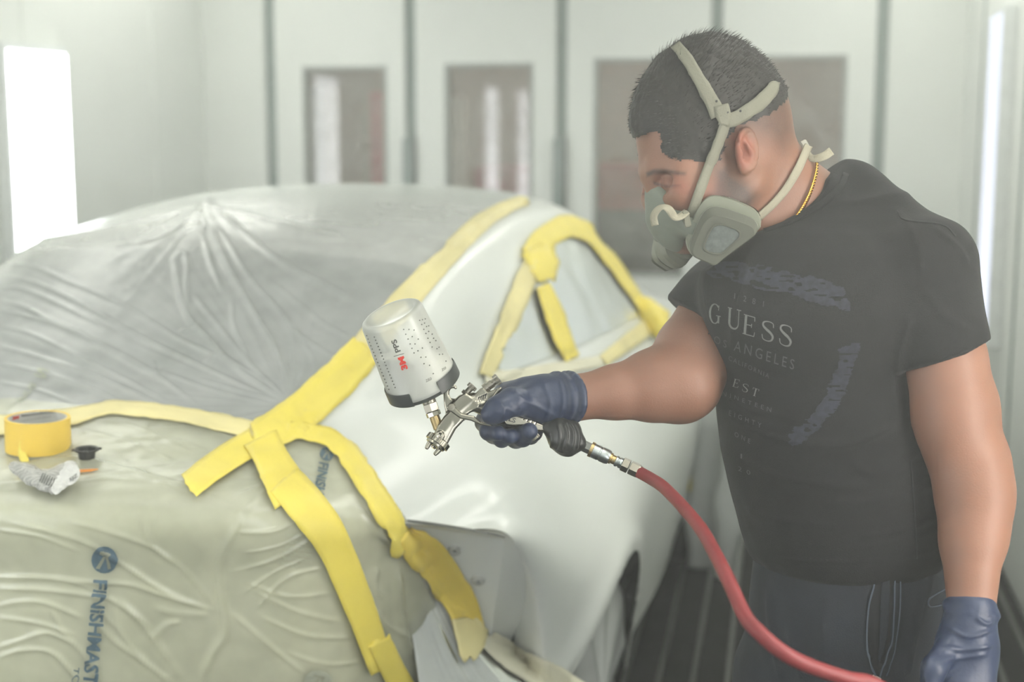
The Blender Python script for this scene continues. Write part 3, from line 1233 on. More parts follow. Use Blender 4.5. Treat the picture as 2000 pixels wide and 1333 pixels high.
# rear face below the trunk edge (centre .. quarter corner), both halves
def rear_rows(bulge=0.0):
    e = NET[0, :6]
    rows = [e]
    low = {  # z: per column (ds to edge, t)
        .88: [(.0, 0), (.0, .22), (.015, .42), (.06, .515), (.135, .56), (.225, .60)],
        .70: [(.0, 0), (.02, .22), (.05, .42), (.10, .51), (.20, .555), (.37, .605)],
        .50: [(.03, 0), (.05, .22), (.09, .42), (.15, .51), (.30, .56), (.52, .63)],
        .30: [(.06, 0), (.08, .22), (.12, .42), (.18, .51), (.36, .57), (.58, .65)]}
    for z, cs in low.items():
        rows.append(np.array([(-.10 + 0 + c[0] if j == 0 else (c[0] - .08 if j == 1 else c[0] - .02 if j == 2 else c[0]), c[1], z) for j, c in enumerate(cs)]))
    return np.array(rows)


RR = rear_rows()
RM = RR[:, :0:-1].copy()
RM[..., 1] *= -1
RFULL = np.concatenate([RM, RR], 1)           # 11 columns, centre at 5
GR = cr_eval(RFULL, np.linspace(0, 4, 60), np.linspace(0, 10, 121))
rear = mesh('rear_panel', car(GR.reshape(-1, 3)), grid_faces(*GR.shape[:2]), M_primer, car_root)
rear['label'] = 'bare olive rear panel without its bumper'

# recess behind the missing bumper corner
rc_top = cr_eval(NET[0, 5:10], np.linspace(0, 4, 25))
d0 = [(786, 1024, 2.46), (985, 1056, 2.50), (956, 1262, 2.70)]
pa, pb, pc = [W(*q) for q in d0]
pd = W(770, 1090, 2.50)
S_, T_ = np.meshgrid(np.linspace(0, 1, 20), np.linspace(0, 1, 20), indexing='ij')
RC = (pa * (1 - S_[..., None]) * (1 - T_[..., None]) + pb * S_[..., None] * (1 - T_[..., None]) + pc * S_[..., None] * T_[..., None] + pd * (1 - S_[..., None]) * T_[..., None])
RC = RC + FV * (0.012 * np.sin(np.pi * S_) * np.sin(np.pi * np.clip(T_, 0, 1)))[..., None]
recess = mesh('bumper_recess', RC.reshape(-1, 3), grid_faces(20, 20)[:, ::-1], M_paint, car_root)
recess['label'] = 'white recess with bolt holes where the bumper mounts'
# lip joining recess and quarter panel
e1 = car(np.concatenate([rc_top]))
e2 = np.concatenate([pa + (pb - pa) * np.linspace(0, 1, 13)[:, None], pb + (pc - pb) * np.linspace(0, 1, 13)[1:, None]])
LV = np.stack([e1, e2], 1)
mesh('panel_return', LV.reshape(-1, 3), grid_faces(25, 2), M_paint, car_root)
for px, py in ((888, 1074), (934, 1133)):
    n = np.cross(pb - pa, pc - pa)
    n /= np.linalg.norm(n)
    if n @ FV > 0:
        n = -n
    o = Hit([recess]).px(px, py)[0]
    b_ = lathe('mounting_bolt', o - n * 0.002, n, [(0, .0125), (.007, .0118), (.009, .0100), (.0095, .0055), (.005, .0045), (.002, .004), (.0018, 0)], mat('bolt_washer', (188, 190, 184), .4), car_root, seg=24)
    lathe('bolt_hole', o, n, [(.0, .0042), (.0016, .0042), (.0020, 0)], M_inner, b_, seg=16)

# black inner structure, wheels
core = []
for s, hw, zt in ((.10, .36, .94), (.42, .50, .98), (.95, .56, 1.0), (1.9, .60, .99), (2.6, .58, .90), (3.3, .52, .84), (3.72, .42, .66)):
    core.append(car(np.array([(s, -hw, .18), (s, hw, .18), (s, hw * .97, zt), (s, -hw * .97, zt)])))
loft_rings('underbody', core, M_inner, car_root)
for sx, sz, r in AR:
    for sg in (1, -1):
        hub = car(np.array([sx, sg * 0.66, 0.30]))
        w_ = lathe('wheel', hub, CR * sg, [(-.10, .19), (-.10, .285), (-.07, .30), (.07, .30), (.10, .285), (.10, .20), (.09, .19), (.06, .18), (.07, .06), (.08, .05), (.08, 0)], M_tyre, car_root, seg=40)
        for k in range(5):
            a = 2 * math.pi * k / 5
            u = CA * math.cos(a) + np.array([0, 0, math.sin(a)])
            v = -CA * math.sin(a) + np.array([0, 0, math.cos(a)])
            box('spoke', hub + u * .11 + CR * sg * .085, (.08, .02, .01), [u, v, CR], M_alloy, w_, bevel=.004)
# door seam and roof seam as thin recessed strips
hit_body = Hit([body, swin, rwin, trunk, rear, recess])
M_gap = mat('panel_gap', (96, 98, 94), 0.7)
M_softgap = mat('roof_seam_grey', (172, 174, 166), 0.6)
strip('roof_seam', hit_body, [(742, 607, 3), (790, 556, 3), (835, 508, 4), (890, 462, 4), (960, 424, 4), (1010, 408, 4)], M_softgap, car_root, off=.0006, th=.0006, nv=3, wr=0)
strip('panel_edge', hit_body, [(652, 850, 4), (690, 885, 5), (735, 940, 5), (772, 990, 5), (788, 1016, 5)], M_softgap, car_root, off=.001, th=.001, nv=3, wr=0)
strip('panel_edge', hit_body, [(789, 1018, 5), (840, 1025, 5), (900, 1034, 4), (960, 1045, 3), (986, 1052, 2)], M_gap, car_root, off=.001, th=.001, nv=3, wr=0)

# ------------------------------------------------------------------ masking film
def crop(pts, ox, oy, sc):
    return [(ox + x / sc, oy + y / sc) for x, y in pts]


M_filmA = film_mat('milky_film', (252, 253, 252), 0.36, rough=0.25, glossy=0.05)
M_filmB = film_mat('olive_tinted_film', (242, 243, 218), 0.42, rough=0.25, glossy=0.15)
M_filmC = film_mat('side_glass_film', (198, 202, 154), 0.80, rough=0.3, glossy=0.2)
M_filmW = film_mat('white_film', (236, 240, 238), 0.72, rough=0.25)

R1 = [([(0, 555), (180, 560), (400, 650), (700, 780), (1000, 960), (1350, 1120), (1600, 1290)], 4, 5),
      ([(0, 615), (200, 650), (480, 780), (800, 960), (1100, 1100), (1500, 1290)], 4, 5),
      ([(0, 680), (150, 690), (400, 800), (640, 930)], 4, 4),
      ([(0, 750), (150, 790), (300, 870), (500, 960), (800, 1110), (1000, 1250), (1100, 1330)], 5, 5),
      ([(0, 800), (200, 850), (420, 930), (700, 1080), (900, 1190)], 3.5, 4),
      ([(0, 890), (200, 940), (450, 1060), (700, 1180), (950, 1320)], 3.5, 3),
      ([(0, 1000), (250, 1070), (500, 1150), (750, 1260), (900, 1330)], 5, 5),
      ([(0, 1100), (250, 1150), (500, 1230), (700, 1320)], 4, 3),
      ([(0, 1200), (200, 1240), (420, 1320)], 4, 3),
      ([(970, 510), (990, 620), (1020, 760), (1070, 870), (1150, 950), (1230, 1040), (1350, 1150), (1500, 1250), (1600, 1310)], 6, 8),
      ([(970, 520), (1010, 490), (1045, 520), (1040, 650), (1055, 800)], 4, 6),
      ([(1080, 720), (1200, 870), (1320, 1020), (1420, 1130), (1590, 1290)], 4, 6),
      ([(1130, 240), (1200, 420), (1300, 620), (1420, 830), (1520, 1000), (1590, 1180), (1600, 1280)], 7, 10),
      ([(1150, 260), (1260, 420), (1400, 640), (1540, 800), (1610, 910), (1640, 1050)], 5, 6),
      ([(1200, 230), (1400, 420), (1600, 560), (1800, 660), (1985, 760)], 6, 8),
      ([(1110, 290), (1160, 500), (1240, 700)], 4, 5),
      ([(1290, 740), (1300, 880), (1350, 1000), (1400, 1100)], 3.5, 5),
      ([(0, 490), (300, 470), (600, 450), (900, 400), (1130, 230)], 4, 3),
      ([(1130, 220), (1500, 310), (1985, 430)], 6, 4),
      ([(1100, 220), (800, 300), (400, 390), (0, 430)], 5, 4),
      ([(850, 1080), (880, 1150), (910, 1120)], 3, 4), ([(1000, 920), (1090, 900), (1120, 880)], 3, 4), ([(1140, 1090), (1200, 1050), (1250, 1040)], 3, 4),
      ([(1500, 640), (1650, 760), (1800, 880), (1950, 960)], 4, 3), ([(1600, 900), (1750, 1000), (1880, 1080)], 4, 4),
      ([(1450, 700), (1600, 850), (1720, 1040), (1760, 1140)], 4, 3), ([(700, 900), (1000, 1050), (1300, 1200), (1560, 1300)], 3, 3),
      ([(1100, 1180), (1300, 1240), (1560, 1310)], 3, 4), ([(900, 1140), (1200, 1250), (1500, 1320)], 3, 4), ([(1540, 1050), (1560, 1150), (1600, 1290)], 4, 6),
      ([(1620, 1000), (1630, 1150), (1610, 1290)], 3, 5), ([(1700, 1040), (1680, 1160), (1620, 1290)], 3, 5)]
R1 = [(crop(p, 0, 330, 2.836), w * .8, h * .8e-3) for p, w, h in R1]
R2 = [([(0, 850), (200, 850), (420, 870), (600, 880), (760, 930), (1000, 1000)], 5, 8), ([(0, 900), (200, 905), (420, 930), (520, 950), (700, 1080)], 5, 7),
      ([(0, 985), (100, 960), (220, 965), (380, 1030)], 4, 6), ([(0, 1030), (200, 1060), (350, 1110)], 4, 5), ([(0, 1170), (120, 1130), (230, 1100), (350, 1150)], 4, 7),
      ([(0, 1220), (100, 1180), (240, 1185), (330, 1270), (380, 1333)], 4, 8), ([(60, 600), (250, 640), (430, 700), (600, 810), (700, 880), (860, 960)], 5, 7),
      ([(0, 630), (200, 660), (380, 730)], 4, 5), ([(330, 600), (500, 640), (700, 710), (800, 790)], 5, 6), ([(450, 1040), (520, 1130), (620, 1200), (800, 1333)], 5, 7),
      ([(540, 930), (640, 1040), (760, 1200), (840, 1320)], 5, 7), ([(1000, 870), (1010, 960), (1020, 1100), (960, 1200), (920, 1310)], 7, 12),
      ([(1090, 590), (1000, 760), (1000, 900)], 7, 10), ([(0, 400), (300, 340), (600, 400), (900, 540)], 4, 4), ([(310, 150), (600, 190), (900, 330)], 4, 4),
      ([(420, 100), (800, 140), (1160, 200)], 4, 4), ([(300, 330), (500, 370), (760, 440), (1000, 500)], 4, 4), ([(250, 470), (500, 430), (800, 470), (1100, 560)], 4, 3),
      ([(600, 240), (800, 260), (1000, 330)], 4, 3), ([(350, 200), (600, 270), (820, 360)], 3, 3), ([(700, 200), (900, 190), (1100, 260)], 3, 3),
      ([(640, 560), (700, 700), (830, 800), (1000, 1000)], 4, 5), ([(240, 980), (300, 1100), (400, 1210), (460, 1333)], 4, 5), ([(520, 960), (560, 1100), (680, 1250)], 4, 5),
      ([(300, 860), (420, 900), (480, 1010), (560, 1100)], 4, 5), ([(700, 980), (820, 1010), (960, 1010)], 8, 6), ([(690, 1130), (760, 1060), (830, 1040)], 6, 8)]
R2 = [(crop(p, 0, 760, 2.326), w, h * .5e-3) for p, w, h in R2]
R3 = [([(560, 440), (620, 560), (700, 700)], 5, 8), ([(470, 330), (540, 400), (610, 560), (720, 650)], 5, 6), ([(380, 660), (200, 760), (0, 820)], 4, 5), ([(420, 800), (250, 850), (100, 1000)], 4, 5),
      ([(0, 1000), (150, 1130), (330, 1280)], 5, 6), ([(500, 1050), (300, 1000), (100, 900)], 4, 5), ([(740, 780), (750, 950), (780, 1130), (860, 1240), (870, 1333)], 7, 12),
      ([(560, 540), (640, 640), (720, 700), (740, 780)], 6, 9), ([(460, 920), (250, 930), (60, 860)], 4, 4), ([(540, 1120), (350, 1110), (150, 1030)], 4, 5),
      ([(600, 1230), (420, 1240), (240, 1180)], 4, 4), ([(640, 1000), (690, 1060), (780, 1120)], 5, 8), ([(650, 800), (640, 900), (680, 950)], 6, 6), ([(300, 600), (180, 640), (30, 640)], 4, 4),
      ([(340, 640), (220, 700), (60, 730)], 3, 4), ([(210, 400), (120, 470), (0, 520)], 4, 4), ([(180, 460), (90, 540), (20, 580)], 4, 4), ([(330, 760), (200, 820), (40, 930)], 3, 4)]
R3 = [(crop(p, 450, 760, 2.326), w, h * .55e-3) for p, w, h in R3]


def film(name, P, faces_keep, wr, extra, material, off=0.009):
    """P (nu, nv, 3) world grid"""
    N = normals_grid(P)
    s = np.sign(-((P - CAM) * N).sum(-1))
    if s.mean() < 0:
        N = -N
    V = P.reshape(-1, 3)
    Nf = N.reshape(-1, 3)
    q = project(V)
    d = ridges(q, wr) + extra(V, q)
    V = V + Nf * (off + np.maximum(d, -.004))[:, None]
    F = grid_faces(*P.shape[:2])
    if faces_keep is not None:
        F = F[faces_keep(q[F].mean(1))]
    return fixn(mesh(name, V, F, material))


def fanA(V, q):
    c = np.array([562.0, 800.0])
    v = q - c
    r = np.hypot(v[:, 0], v[:, 1])
    a = np.degrees(np.arctan2(v[:, 1], v[:, 0]))
    n = noise1(a * 0.55 + 300, 3) + 0.6 * noise1(a * 1.3 + 300, 4)
    z = 0.0010 * n * np.clip(r / 60, 0, 1) * np.exp(-r / 330)
    # fan hanging from the roof knot
    v2 = q - np.array([402.0, 408.0])
    r2 = np.hypot(v2[:, 0], v2[:, 1])
    a2 = np.degrees(np.arctan2(v2[:, 1], v2[:, 0]))
    z += 0.0009 * noise1(a2 * 0.35 + 300, 8) * np.exp(-r2 / 220) * np.clip(r2 / 40, 0, 1) * (v2[:, 1] > -10)
    z += 0.011 * np.exp(-(r2 / 14) ** 2)
    # tight lines at the left
    w = np.clip((420 - q[:, 0]) / 300, 0, 1)
    z += 0.0007 * w * noise1((q[:, 1] - 0.36 * q[:, 0] + 0.0004 * q[:, 0] ** 2) * 0.055 + 200, 12) * np.clip((q[:, 1] - 500) / 40, 0, 1)
    return z + 0.0006 * noise3(V, 30, 5)


def fanB(V, q):
    z = 0.0012 * noise3(V, 14, 21) + 0.0008 * noise3(V, 45, 22)
    k = np.clip((985 - q[:, 1]) / 30, 0, 1)
    s = noise1((q[:, 1] + 0.10 * q[:, 0]) * 0.11 + 200, 14) * (0.6 + 0.4 * noise1(q[:, 0] * 0.02 + 50, 15))
    return z + 0.0017 * k * s


gA = cr_eval(FULL, np.linspace(1.98, 6.6, 330), np.linspace(9 - 4.0, 9 + 2.04, 330))
film_a = film('masking_film', car(gA), None, R1, fanA, M_filmA)
tag(film_a, 'clear wrinkled plastic over the rear window and roof, gathered to a point', 'plastic sheet', 'masking film on the car')

top = FULL[:3, 3:]                       # columns -6 .. 9
rows = np.concatenate([RFULL[:0:-1], FULL[:3, 4:15]])
rows[3:4] = RFULL[1:2]
gB = cr_eval(rows, np.linspace(0, rows.shape[0] - 1 + .10, 420), np.linspace(1.2, 10, 430))
keep_b = np.array([(-900, 700), (560, 838), (655, 848), (720, 925), (790, 1020), (800, 1050), (960, 1255), (1010, 1300), (1060, 1500), (-900, 1700)])
film_b = film('masking_film', car(gB), lambda c: in_poly(c, keep_b), R2 + R3, fanB, M_filmB)
tag(film_b, 'olive-tinted wrinkled plastic over the trunk lid and rear end, with printed lettering', 'plastic sheet', 'masking film on the car')

sel = in_poly(fc[:, [0, 2]], np.array([(.74, 1.07), (1.0, 1.20), (1.25, 1.27), (1.45, 1.305), (1.65, 1.32), (1.85, 1.29), (2.1, 1.19), (2.34, 1.04), (1.9, 1.05), (1.4, 1.065)])) & (fc[:, 1] > 0.45)
used, inv = np.unique(FQ[sel], return_inverse=True)
fV = GV[used].copy()
fV[:, 1] += 0.006 + 0.004 * noise3(fV, 14, 31)
fV[:, 2] += 0.002
film_c = mesh('masking_film', car(fV), inv.reshape(-1, 4), M_filmC)
tag(film_c, 'pale olive plastic covering the side windows behind the spray gun', 'plastic sheet', 'masking film on the car')

# plastic tucked into the rear wheel arch
sx, sz, r = AR[0]
rr_, aa_ = np.meshgrid(np.linspace(0.01, 1, 26), np.linspace(0, 2 * np.pi, 81), indexing='ij')
wz = sz + rr_ * r * 1.0 * np.sin(aa_)
ws = sx + rr_ * r * 1.0 * np.cos(aa_)
wt = 0.775 + 0.03 * (1 - rr_) + 0.016 * noise1(aa_ * 2.6 + 60, 41) * rr_ + 0.010 * noise1(aa_ * 6 + 60, 42) * rr_
wP = car(np.stack([ws, wt, wz], -1).reshape(-1, 3)).reshape(26, 81, 3)
film_w = grid_solid('masking_film', wP, np.broadcast_to(CR, wP.shape), 0.0008, M_filmW)
tag(film_w, 'white crumpled plastic tucked into the rear wheel arch', 'plastic sheet', 'masking film on the car')

# white sheet below the bumper recess
q00, q10, q11, q01 = W(784, 1085, 2.535), W(952, 1242, 2.69), W(1135, 1420, 2.69), W(850, 1560, 2.50)
e0_, e1_ = np.meshgrid(np.linspace(0, 1, 60), np.linspace(0, 1, 60), indexing='ij')
sP = q00 * ((1 - e0_) * (1 - e1_))[..., None] + q10 * (e0_ * (1 - e1_))[..., None] + q11 * (e0_ * e1_)[..., None] + q01 * ((1 - e0_) * e1_)[..., None]
sP = sP - FV * (.012 * np.sin(np.pi * e0_) + .008 * noise3(sP, 14, 55) + .004 * noise1((e0_ * 3 - e1_ * 1.5) * 3 + 50, 56) + .001 * noise1((e0_ * 5 - e1_ * 2) * 6 + 90, 57))[..., None]
film_s = grid_solid('masking_film', sP, np.broadcast_to(-FV, sP.shape), 0.0008, M_filmW)
tag(film_s, 'white sheet hanging below the bumper recess and its tape', 'plastic sheet', 'masking film on the car')

# plastic hanging beside the front door, near the painter's belly
hx, hy = np.meshgrid(np.linspace(0, 1, 40), np.linspace(0, 1, 50), indexing='ij')
p0, p1 = W(1338, 745, 4.55), W(1455, 760, 4.15)
dn = np.array([0, 0, -1.0])
hP = p0 + (p1 - p0) * hx[..., None] + dn * (0.60 * hy)[..., None]
hN = np.cross(p1 - p0, dn)
hN /= np.linalg.norm(hN)
hP = hP + hN * (0.03 * np.sin(hx * 14 + hy * 2) * (0.5 + hy * 0.5) + 0.02 * noise3(hP, 9, 51))[..., None]
film_h = grid_solid('masking_film', hP, np.broadcast_to(hN, hP.shape), 0.0008, M_filmW)
tag(film_h, 'white plastic hanging down beside the front of the car, behind the painter\'s belly', 'plastic sheet', 'masking film on the car')

# ------------------------------------------------------------------ masking tape
hit_car = Hit([film_s, film_a, film_b, film_c, body, swin, rwin, trunk, rear, recess])
M_tape = mat('yellow_masking_tape', (240, 221, 98), 0.45, var=0.05, scale=14, bump=0.25, bscale=260, sss=0.0)
M_tape2 = mat('overlapping_tape', (240, 214, 92), 0.45, var=0.06, scale=14, bump=0.25, bscale=260)
M_tape3 = mat('oversprayed_tape', (231, 219, 158), 0.5, var=0.14, scale=7, bump=0.25, bscale=200)
M_tape4 = mat('paint_dusted_tape', (222, 218, 194), 0.55, var=0.06, scale=8, bump=0.25, bscale=200)
G_T = 'masking tape strips on the car'


def tape(pts, label, m=M_tape, **k):
    o = strip('masking_tape', hit_car, pts, m, **k)
    return tag(o, label, 'tape', G_T)


tape([(1030, 397, 16), (1008, 400, 22), (960, 424, 30), (926, 450, 36), (867, 508, 42), (806, 574, 50), (750, 640, 56), (706, 696, 64)],
     'pale oversprayed yellow tape up the rear window\'s edge to the roof', M_tape3, off=.005, seed=1, ragged=.05)
tape([(716, 686, 66), (660, 746, 72), (602, 798, 76), (552, 836, 74), (500, 862, 60)],
     'bright yellow tape at the foot of the rear window, where the plastic gathers', M_tape, off=.0065, seed=2, ragged=.06, tear=10, wr=.0014)
tape([(500, 866, 52), (455, 893, 53), (410, 924, 52), (368, 957, 50)], 'short yellow tape strip slanting onto the trunk plastic', M_tape, off=.0055, seed=3, wr=.0003, tear=7)
tape([(508, 862, 70), (527, 900, 66), (552, 950, 76), (568, 980, 78)], 'yellow tape piece going down from the tape crossing', M_tape, off=.0085, seed=4, wr=.0004, tear=4)
tape([(552, 948, 70), (592, 992, 72), (630, 1036, 68), (655, 1080, 63), (681, 1147, 60), (707, 1216, 56), (728, 1280, 51), (738, 1308, 46)], 'long yellow tape strip down the masked rear corner of the car', M_tape, off=.0098, seed=5, wr=.0003, tear=6)
tape([(730, 1248, 47), (752, 1295, 47), (782, 1350, 48)], 'small yellow tape piece below the long strip at the bottom edge', M_tape, off=.0112, seed=6, wr=.0003, tear=5)
tape([(560, 846, 30), (605, 851, 34), (640, 861, 36), (674, 887, 40), (704, 928, 42), (733, 974, 44), (757, 1015, 46), (773, 1046, 36), (768, 1086, 18)],
     'crinkled yellow tape along the trunk shut line towards the bumper corner', M_tape, off=.006, seed=7, wr=.0022, ragged=.08)
tape([(790, 1040, 40), (812, 1064, 74), (844, 1098, 80), (872, 1138, 78), (896, 1175, 74), (910, 1212, 68), (917, 1250, 56)],
     'dark yellow tape edging the bumper recess under the quarter panel', M_tape2, off=.0075, seed=8, wr=.0016, ragged=.06)
tape([(905, 1205, 66), (912, 1250, 60), (905, 1292, 30)], 'torn yellow tape flap at the lower end of the bumper recess', M_tape3, off=.0112, seed=9, wr=.0012, tear=8)
tape([(946, 1248, 40), (1000, 1285, 56), (1060, 1320, 62), (1130, 1365, 60)], 'pale paint-dusted tape running to the rear wheel arch', M_tape4, off=.006, seed=10, wr=.0012, ragged=.05, tear=6)
tape([(-40, 838, 40), (60, 830, 40), (135, 818, 34), (200, 802, 26), (236, 800, 28), (300, 806, 30), (380, 818, 30), (470, 838, 34), (520, 848, 30)],
     'pale yellow tape along the bottom of the rear window behind the tape roll', M_tape3, off=.003, seed=11, ragged=.08)
# side window
tape([(1044, 492, 34), (1018, 560, 40), (990, 625, 38), (962, 690, 34), (942, 738, 28)], 'yellow tape down the slanting rear edge of the side window', M_tape3, off=.008, seed=12, ragged=.1)
tape([(1030, 505, 40), (1062, 466, 48), (1105, 446, 44), (1150, 462, 34), (1190, 512, 26), (1225, 562, 22), (1256, 608, 20)], 'yellow tape over the arched top of the side window', M_tape, off=.008, seed=13, ragged=.08)
tape([(1044, 488, 60), (1052, 520, 62), (1056, 552, 34)], 'bunched bright yellow tape at the upper rear corner of the side window', M_tape, off=.011, seed=14, wr=.003, ragged=.2, tear=8)
tape([(1054, 560, 26), (1074, 610, 38), (1090, 655, 36), (1112, 705, 28)], 'yellow tape slanting across the side window pillar', M_tape, off=.009, seed=15, ragged=.06)
tape([(1172, 708, 24), (1215, 676, 30), (1262, 640, 32)], 'yellow tape along the front lower edge of the side window', M_tape3, off=.009, seed=16, ragged=.06)
tape([(942, 742, 18), (990, 740, 26), (1060, 728, 26), (1172, 708, 22)], 'paint-dusted tape along the lower edge of the side window', M_tape4, off=.008, seed=17, ragged=.06)
# vertical strip on the hanging plastic
hit_h = Hit([film_h])
o = strip('masking_tape', hit_h, [(1352, 770, 14), (1350, 840, 16), (1346, 900, 16), (1340, 960, 20)], M_tape, off=.004, seed=18, base_d=4.5)
tag(o, 'vertical yellow tape on the hanging plastic behind the painter', 'tape', G_T)
# wrapped door mirror
vx = Vox(C(1215, 690, 4.15) - np.array([0, 0, .25]), C(1335, 560, 4.15) + np.array([.02, .02, .25]), 0.006)
vx.ell(C(1268, 622, 4.12), (.055, .045, .08), k=.02)
vx.cone(C(1250, 600, 4.12), C(1288, 642, 4.05), .032, .028, k=.02)
vx.cone(C(1262, 600, 4.12), C(1250, 650, 4.15), .025, .022, k=.02)
mir = vox_obj('door_mirror', vx, M_tape, None, 2, lambda V, q, N: .006 * noise3(V, 28, 61) + .003 * noise3(V, 70, 62))
tag(mir, 'door mirror bundled in yellow masking tape behind the painter\'s arm', 'mirror')

# ------------------------------------------------------------------ printing on the film
M_print = mat('slate_blue_print', (78, 100, 112), 0.5, var=0.25, scale=60)
M_print2 = mat('faded_print', (164, 168, 150), 0.5, var=0.1, scale=60)


def logo(origin, ex, ey, material, hit):
    """round mark with a pale running figure"""
    V, F = [], []
    a = np.linspace(0, 2 * np.pi, 37)[:-1]
    ring = np.stack([.5 + .5 * np.cos(a), .5 + .5 * np.sin(a)], 1)
    fig = [[(.30, .30), (.70, .36), (.70, .26), (.30, .20)], [(.46, .34), (.56, .34), (.36, .86), (.20, .86)], [(.54, .36), (.64, .36), (.80, .80), (.68, .84)]]
    n = 36
    g = 44
    xs_, ys_ = np.meshgrid(np.linspace(0, 1, g), np.linspace(0, 1, g), indexing='ij')
    P = np.stack([xs_, ys_], -1).reshape(-1, 2)
    Fq = grid_faces(g, g)
    c = P[Fq].mean(1)
    keep = ((c - .5) ** 2).sum(1) < .25
    for p in fig:
        keep &= ~in_poly(c, np.array(p) * [1, -1] + [0, 1])
    Fq = Fq[keep]
    used, inv = np.unique(Fq, return_inverse=True)
    P = P[used]
    return P, [tuple(f) for f in inv.reshape(-1, 4)]


def print_on(text, origin, xd, yd, material, film_o, bold=0.02, name='lettering', off=.0042):
    V, F = text_tris(text, bold)
    return decal(name, V, F, origin, xd, yd, hit_b, material, film_o, off=off, maxlen=.10)


hit_b = Hit([film_b])
print_on('FINiSHMASTER', (184, 1133), (-26, 246), (28, 3), M_print, film_b, .03)
P_, F_ = logo(0, 0, 0, 0, 0)
decal('logo_mark', P_, F_, (177, 1116), (50, 6), (6, -52), hit_b, M_print, film_b, off=.003)
print_on('TOUCH', (145, 1302), (-9, 84), (12, 1), M_print, film_b, .02)
print_on('FINiSHMASTER', (622, 906), (-25, 142), (20, 5), M_print, film_b, .03)
decal('logo_mark', P_, F_, (622, 900), (26, 6), (5, -26), hit_b, M_print, film_b, off=.003)
decal('logo_mark', P_, F_, (592, 1350), (54, 6), (4, -44), hit_b, M_print2, film_b, off=.003)
for k in range(6):
    print_on('MASKING FILM FOR AUTOMOTIVE', (560 - k * 2, 1048 + k * 11), (56, 8), (1, -7), M_print2, film_b, 0.0, off=.003)
hit_a = Hit([film_a])
V_, F_2 = text_tris('S', .03)
decal('lettering', V_, F_2, (66, 735), (24, 8), (8, -18), hit_a, M_print2, film_a, off=.0016)
V_, F_2 = text_tris('MINUS', .02)
decal('lettering', V_, F_2, (30, 806), (42, -52), (-9, -8), hit_a, M_print2, film_a, off=.0016)

# ------------------------------------------------------------------ things lying on the trunk
hit_t = Hit([film_b])
M_core = mat('grey_card_core', (205, 205, 200), 0.7)
M_roll = mat('tape_roll_yellow', (242, 206, 84), 0.5, var=0.03, stretch=(1, 1, 60), bump=0.15, bscale=80)
M_redp = mat('red_ink', (214, 60, 50), 0.5)
M_greyp = mat('grey_ink', (120, 120, 116), 0.6)
pb_, nb_ = hit_t.px(68, 884)
ax = np.array([0.03, -0.02, 1.0])
ax /= np.linalg.norm(ax)
dR = 62 / FPX * ((pb_ - CAM) @ FV) * 1.0
base = pb_ + FV * dR * .35 + np.array([0, 0, .004])
hR = .056
roll = tag(empty('tape_roll', base), 'yellow masking tape roll standing on the trunk plastic', 'tape roll')
lathe('tape_winding', base, ax, [(0, dR * .90), (0, dR), (hR, dR), (hR, dR * .90)], M_roll, roll, seg=72, closed=True, bevel_deg=50)
core_o = lathe('card_core', base, ax, [(.001, dR * .86), (.001, dR * .899), (hR - .001, dR * .899), (hR - .001, dR * .86)], M_core, roll, seg=72, closed=True, bevel_deg=50)
hit_core = Hit([core_o])
V_, F_2 = text_tris('3M', .05)
decal('lettering', V_, F_2, (23, 822), (13, -3), (1, -8), hit_core, M_redp, core_o, off=.0006)
V_, F_2 = text_tris('Automotive Refinish Tape', .01)
decal('lettering', V_, F_2, (39, 817), (76, -12), (1, -7), hit_core, M_greyp, core_o, off=.0006)
V_, F_2 = text_tris('masking solutions division', .0)
decal('lettering', V_, F_2, (40, 825), (60, -9), (0, -3), hit_core, M_greyp, core_o, off=.0006)
# loose tape end hanging from the roll onto the packet
hr_ = Hit([roll.children[0]])
e0 = hr_.px(56, 838)[0]
e1 = hr_.px(50, 858)[0]
e2 = hr_.px(46, 885)[0]
e3 = W(48, 905, (e2 - CAM) @ FV - .02)
e4 = W(34, 928, (e2 - CAM) @ FV - .045)
ribbon3('loose_tape_end', [e0 - FV * .002, e1 - FV * .004, e2 - FV * .006, e3, e4], [-FV, -FV, -FV, -FV * .8 + UV * .4, -FV * .8 + UV * .5], .014, .0006, M_tape, roll)

# crumpled wrapper packet
M_foil = mat('crumpled_paper_wrapper', (172, 172, 166), 0.45, var=0.4, scale=70, stretch=(1, 6, 1))
M_foilp = mat('dark_wrapper_ink', (110, 112, 108), 0.6)
pk, _ = hit_t.px(92, 955)
dk = (pk - CAM) @ FV
pkt = tag(empty('wrapper_packet', pk), 'crumpled silver-grey paper packet in front of the tape roll', 'packet')


def crumple(name, outline, d, thick, material, parent, seed, n=22):
    out = closed_curve(outline, 40)
    c = out.mean(0)
    g = []
    for k in np.linspace(0.05, 1, 8):
        g.append(c + (out - c) * k)
    V, F = [], []
    for sgn in (1, -1):
        for i, r in enumerate(g):
            h = thick * (1 - (i / 7) ** 3) * sgn
            for q in r:
                V.append(W(q[0], q[1], d - h - (q[1] - c[1]) * 0.0013))
    V = np.array(V)
    V = V + .0035 * np.stack([noise3(V, 55, seed + k) for k in range(3)], -1) + .002 * np.stack([noise3(V, 130, seed + 9 + k) for k in range(3)], -1)
    m = 40
    for s in (0, 8):
        for i in range(7):
            for j in range(m):
                F.append(((s + i) * m + j, (s + i) * m + (j + 1) % m, (s + i + 1) * m + (j + 1) % m, (s + i + 1) * m + j))
        F.append(tuple(s * m + j for j in range(m)))
    for j in range(m):
        F.append((7 * m + j, 7 * m + (j + 1) % m, 15 * m + (j + 1) % m, 15 * m + j))
    return fixn(mesh(name, V, F, material, parent, smooth=False))


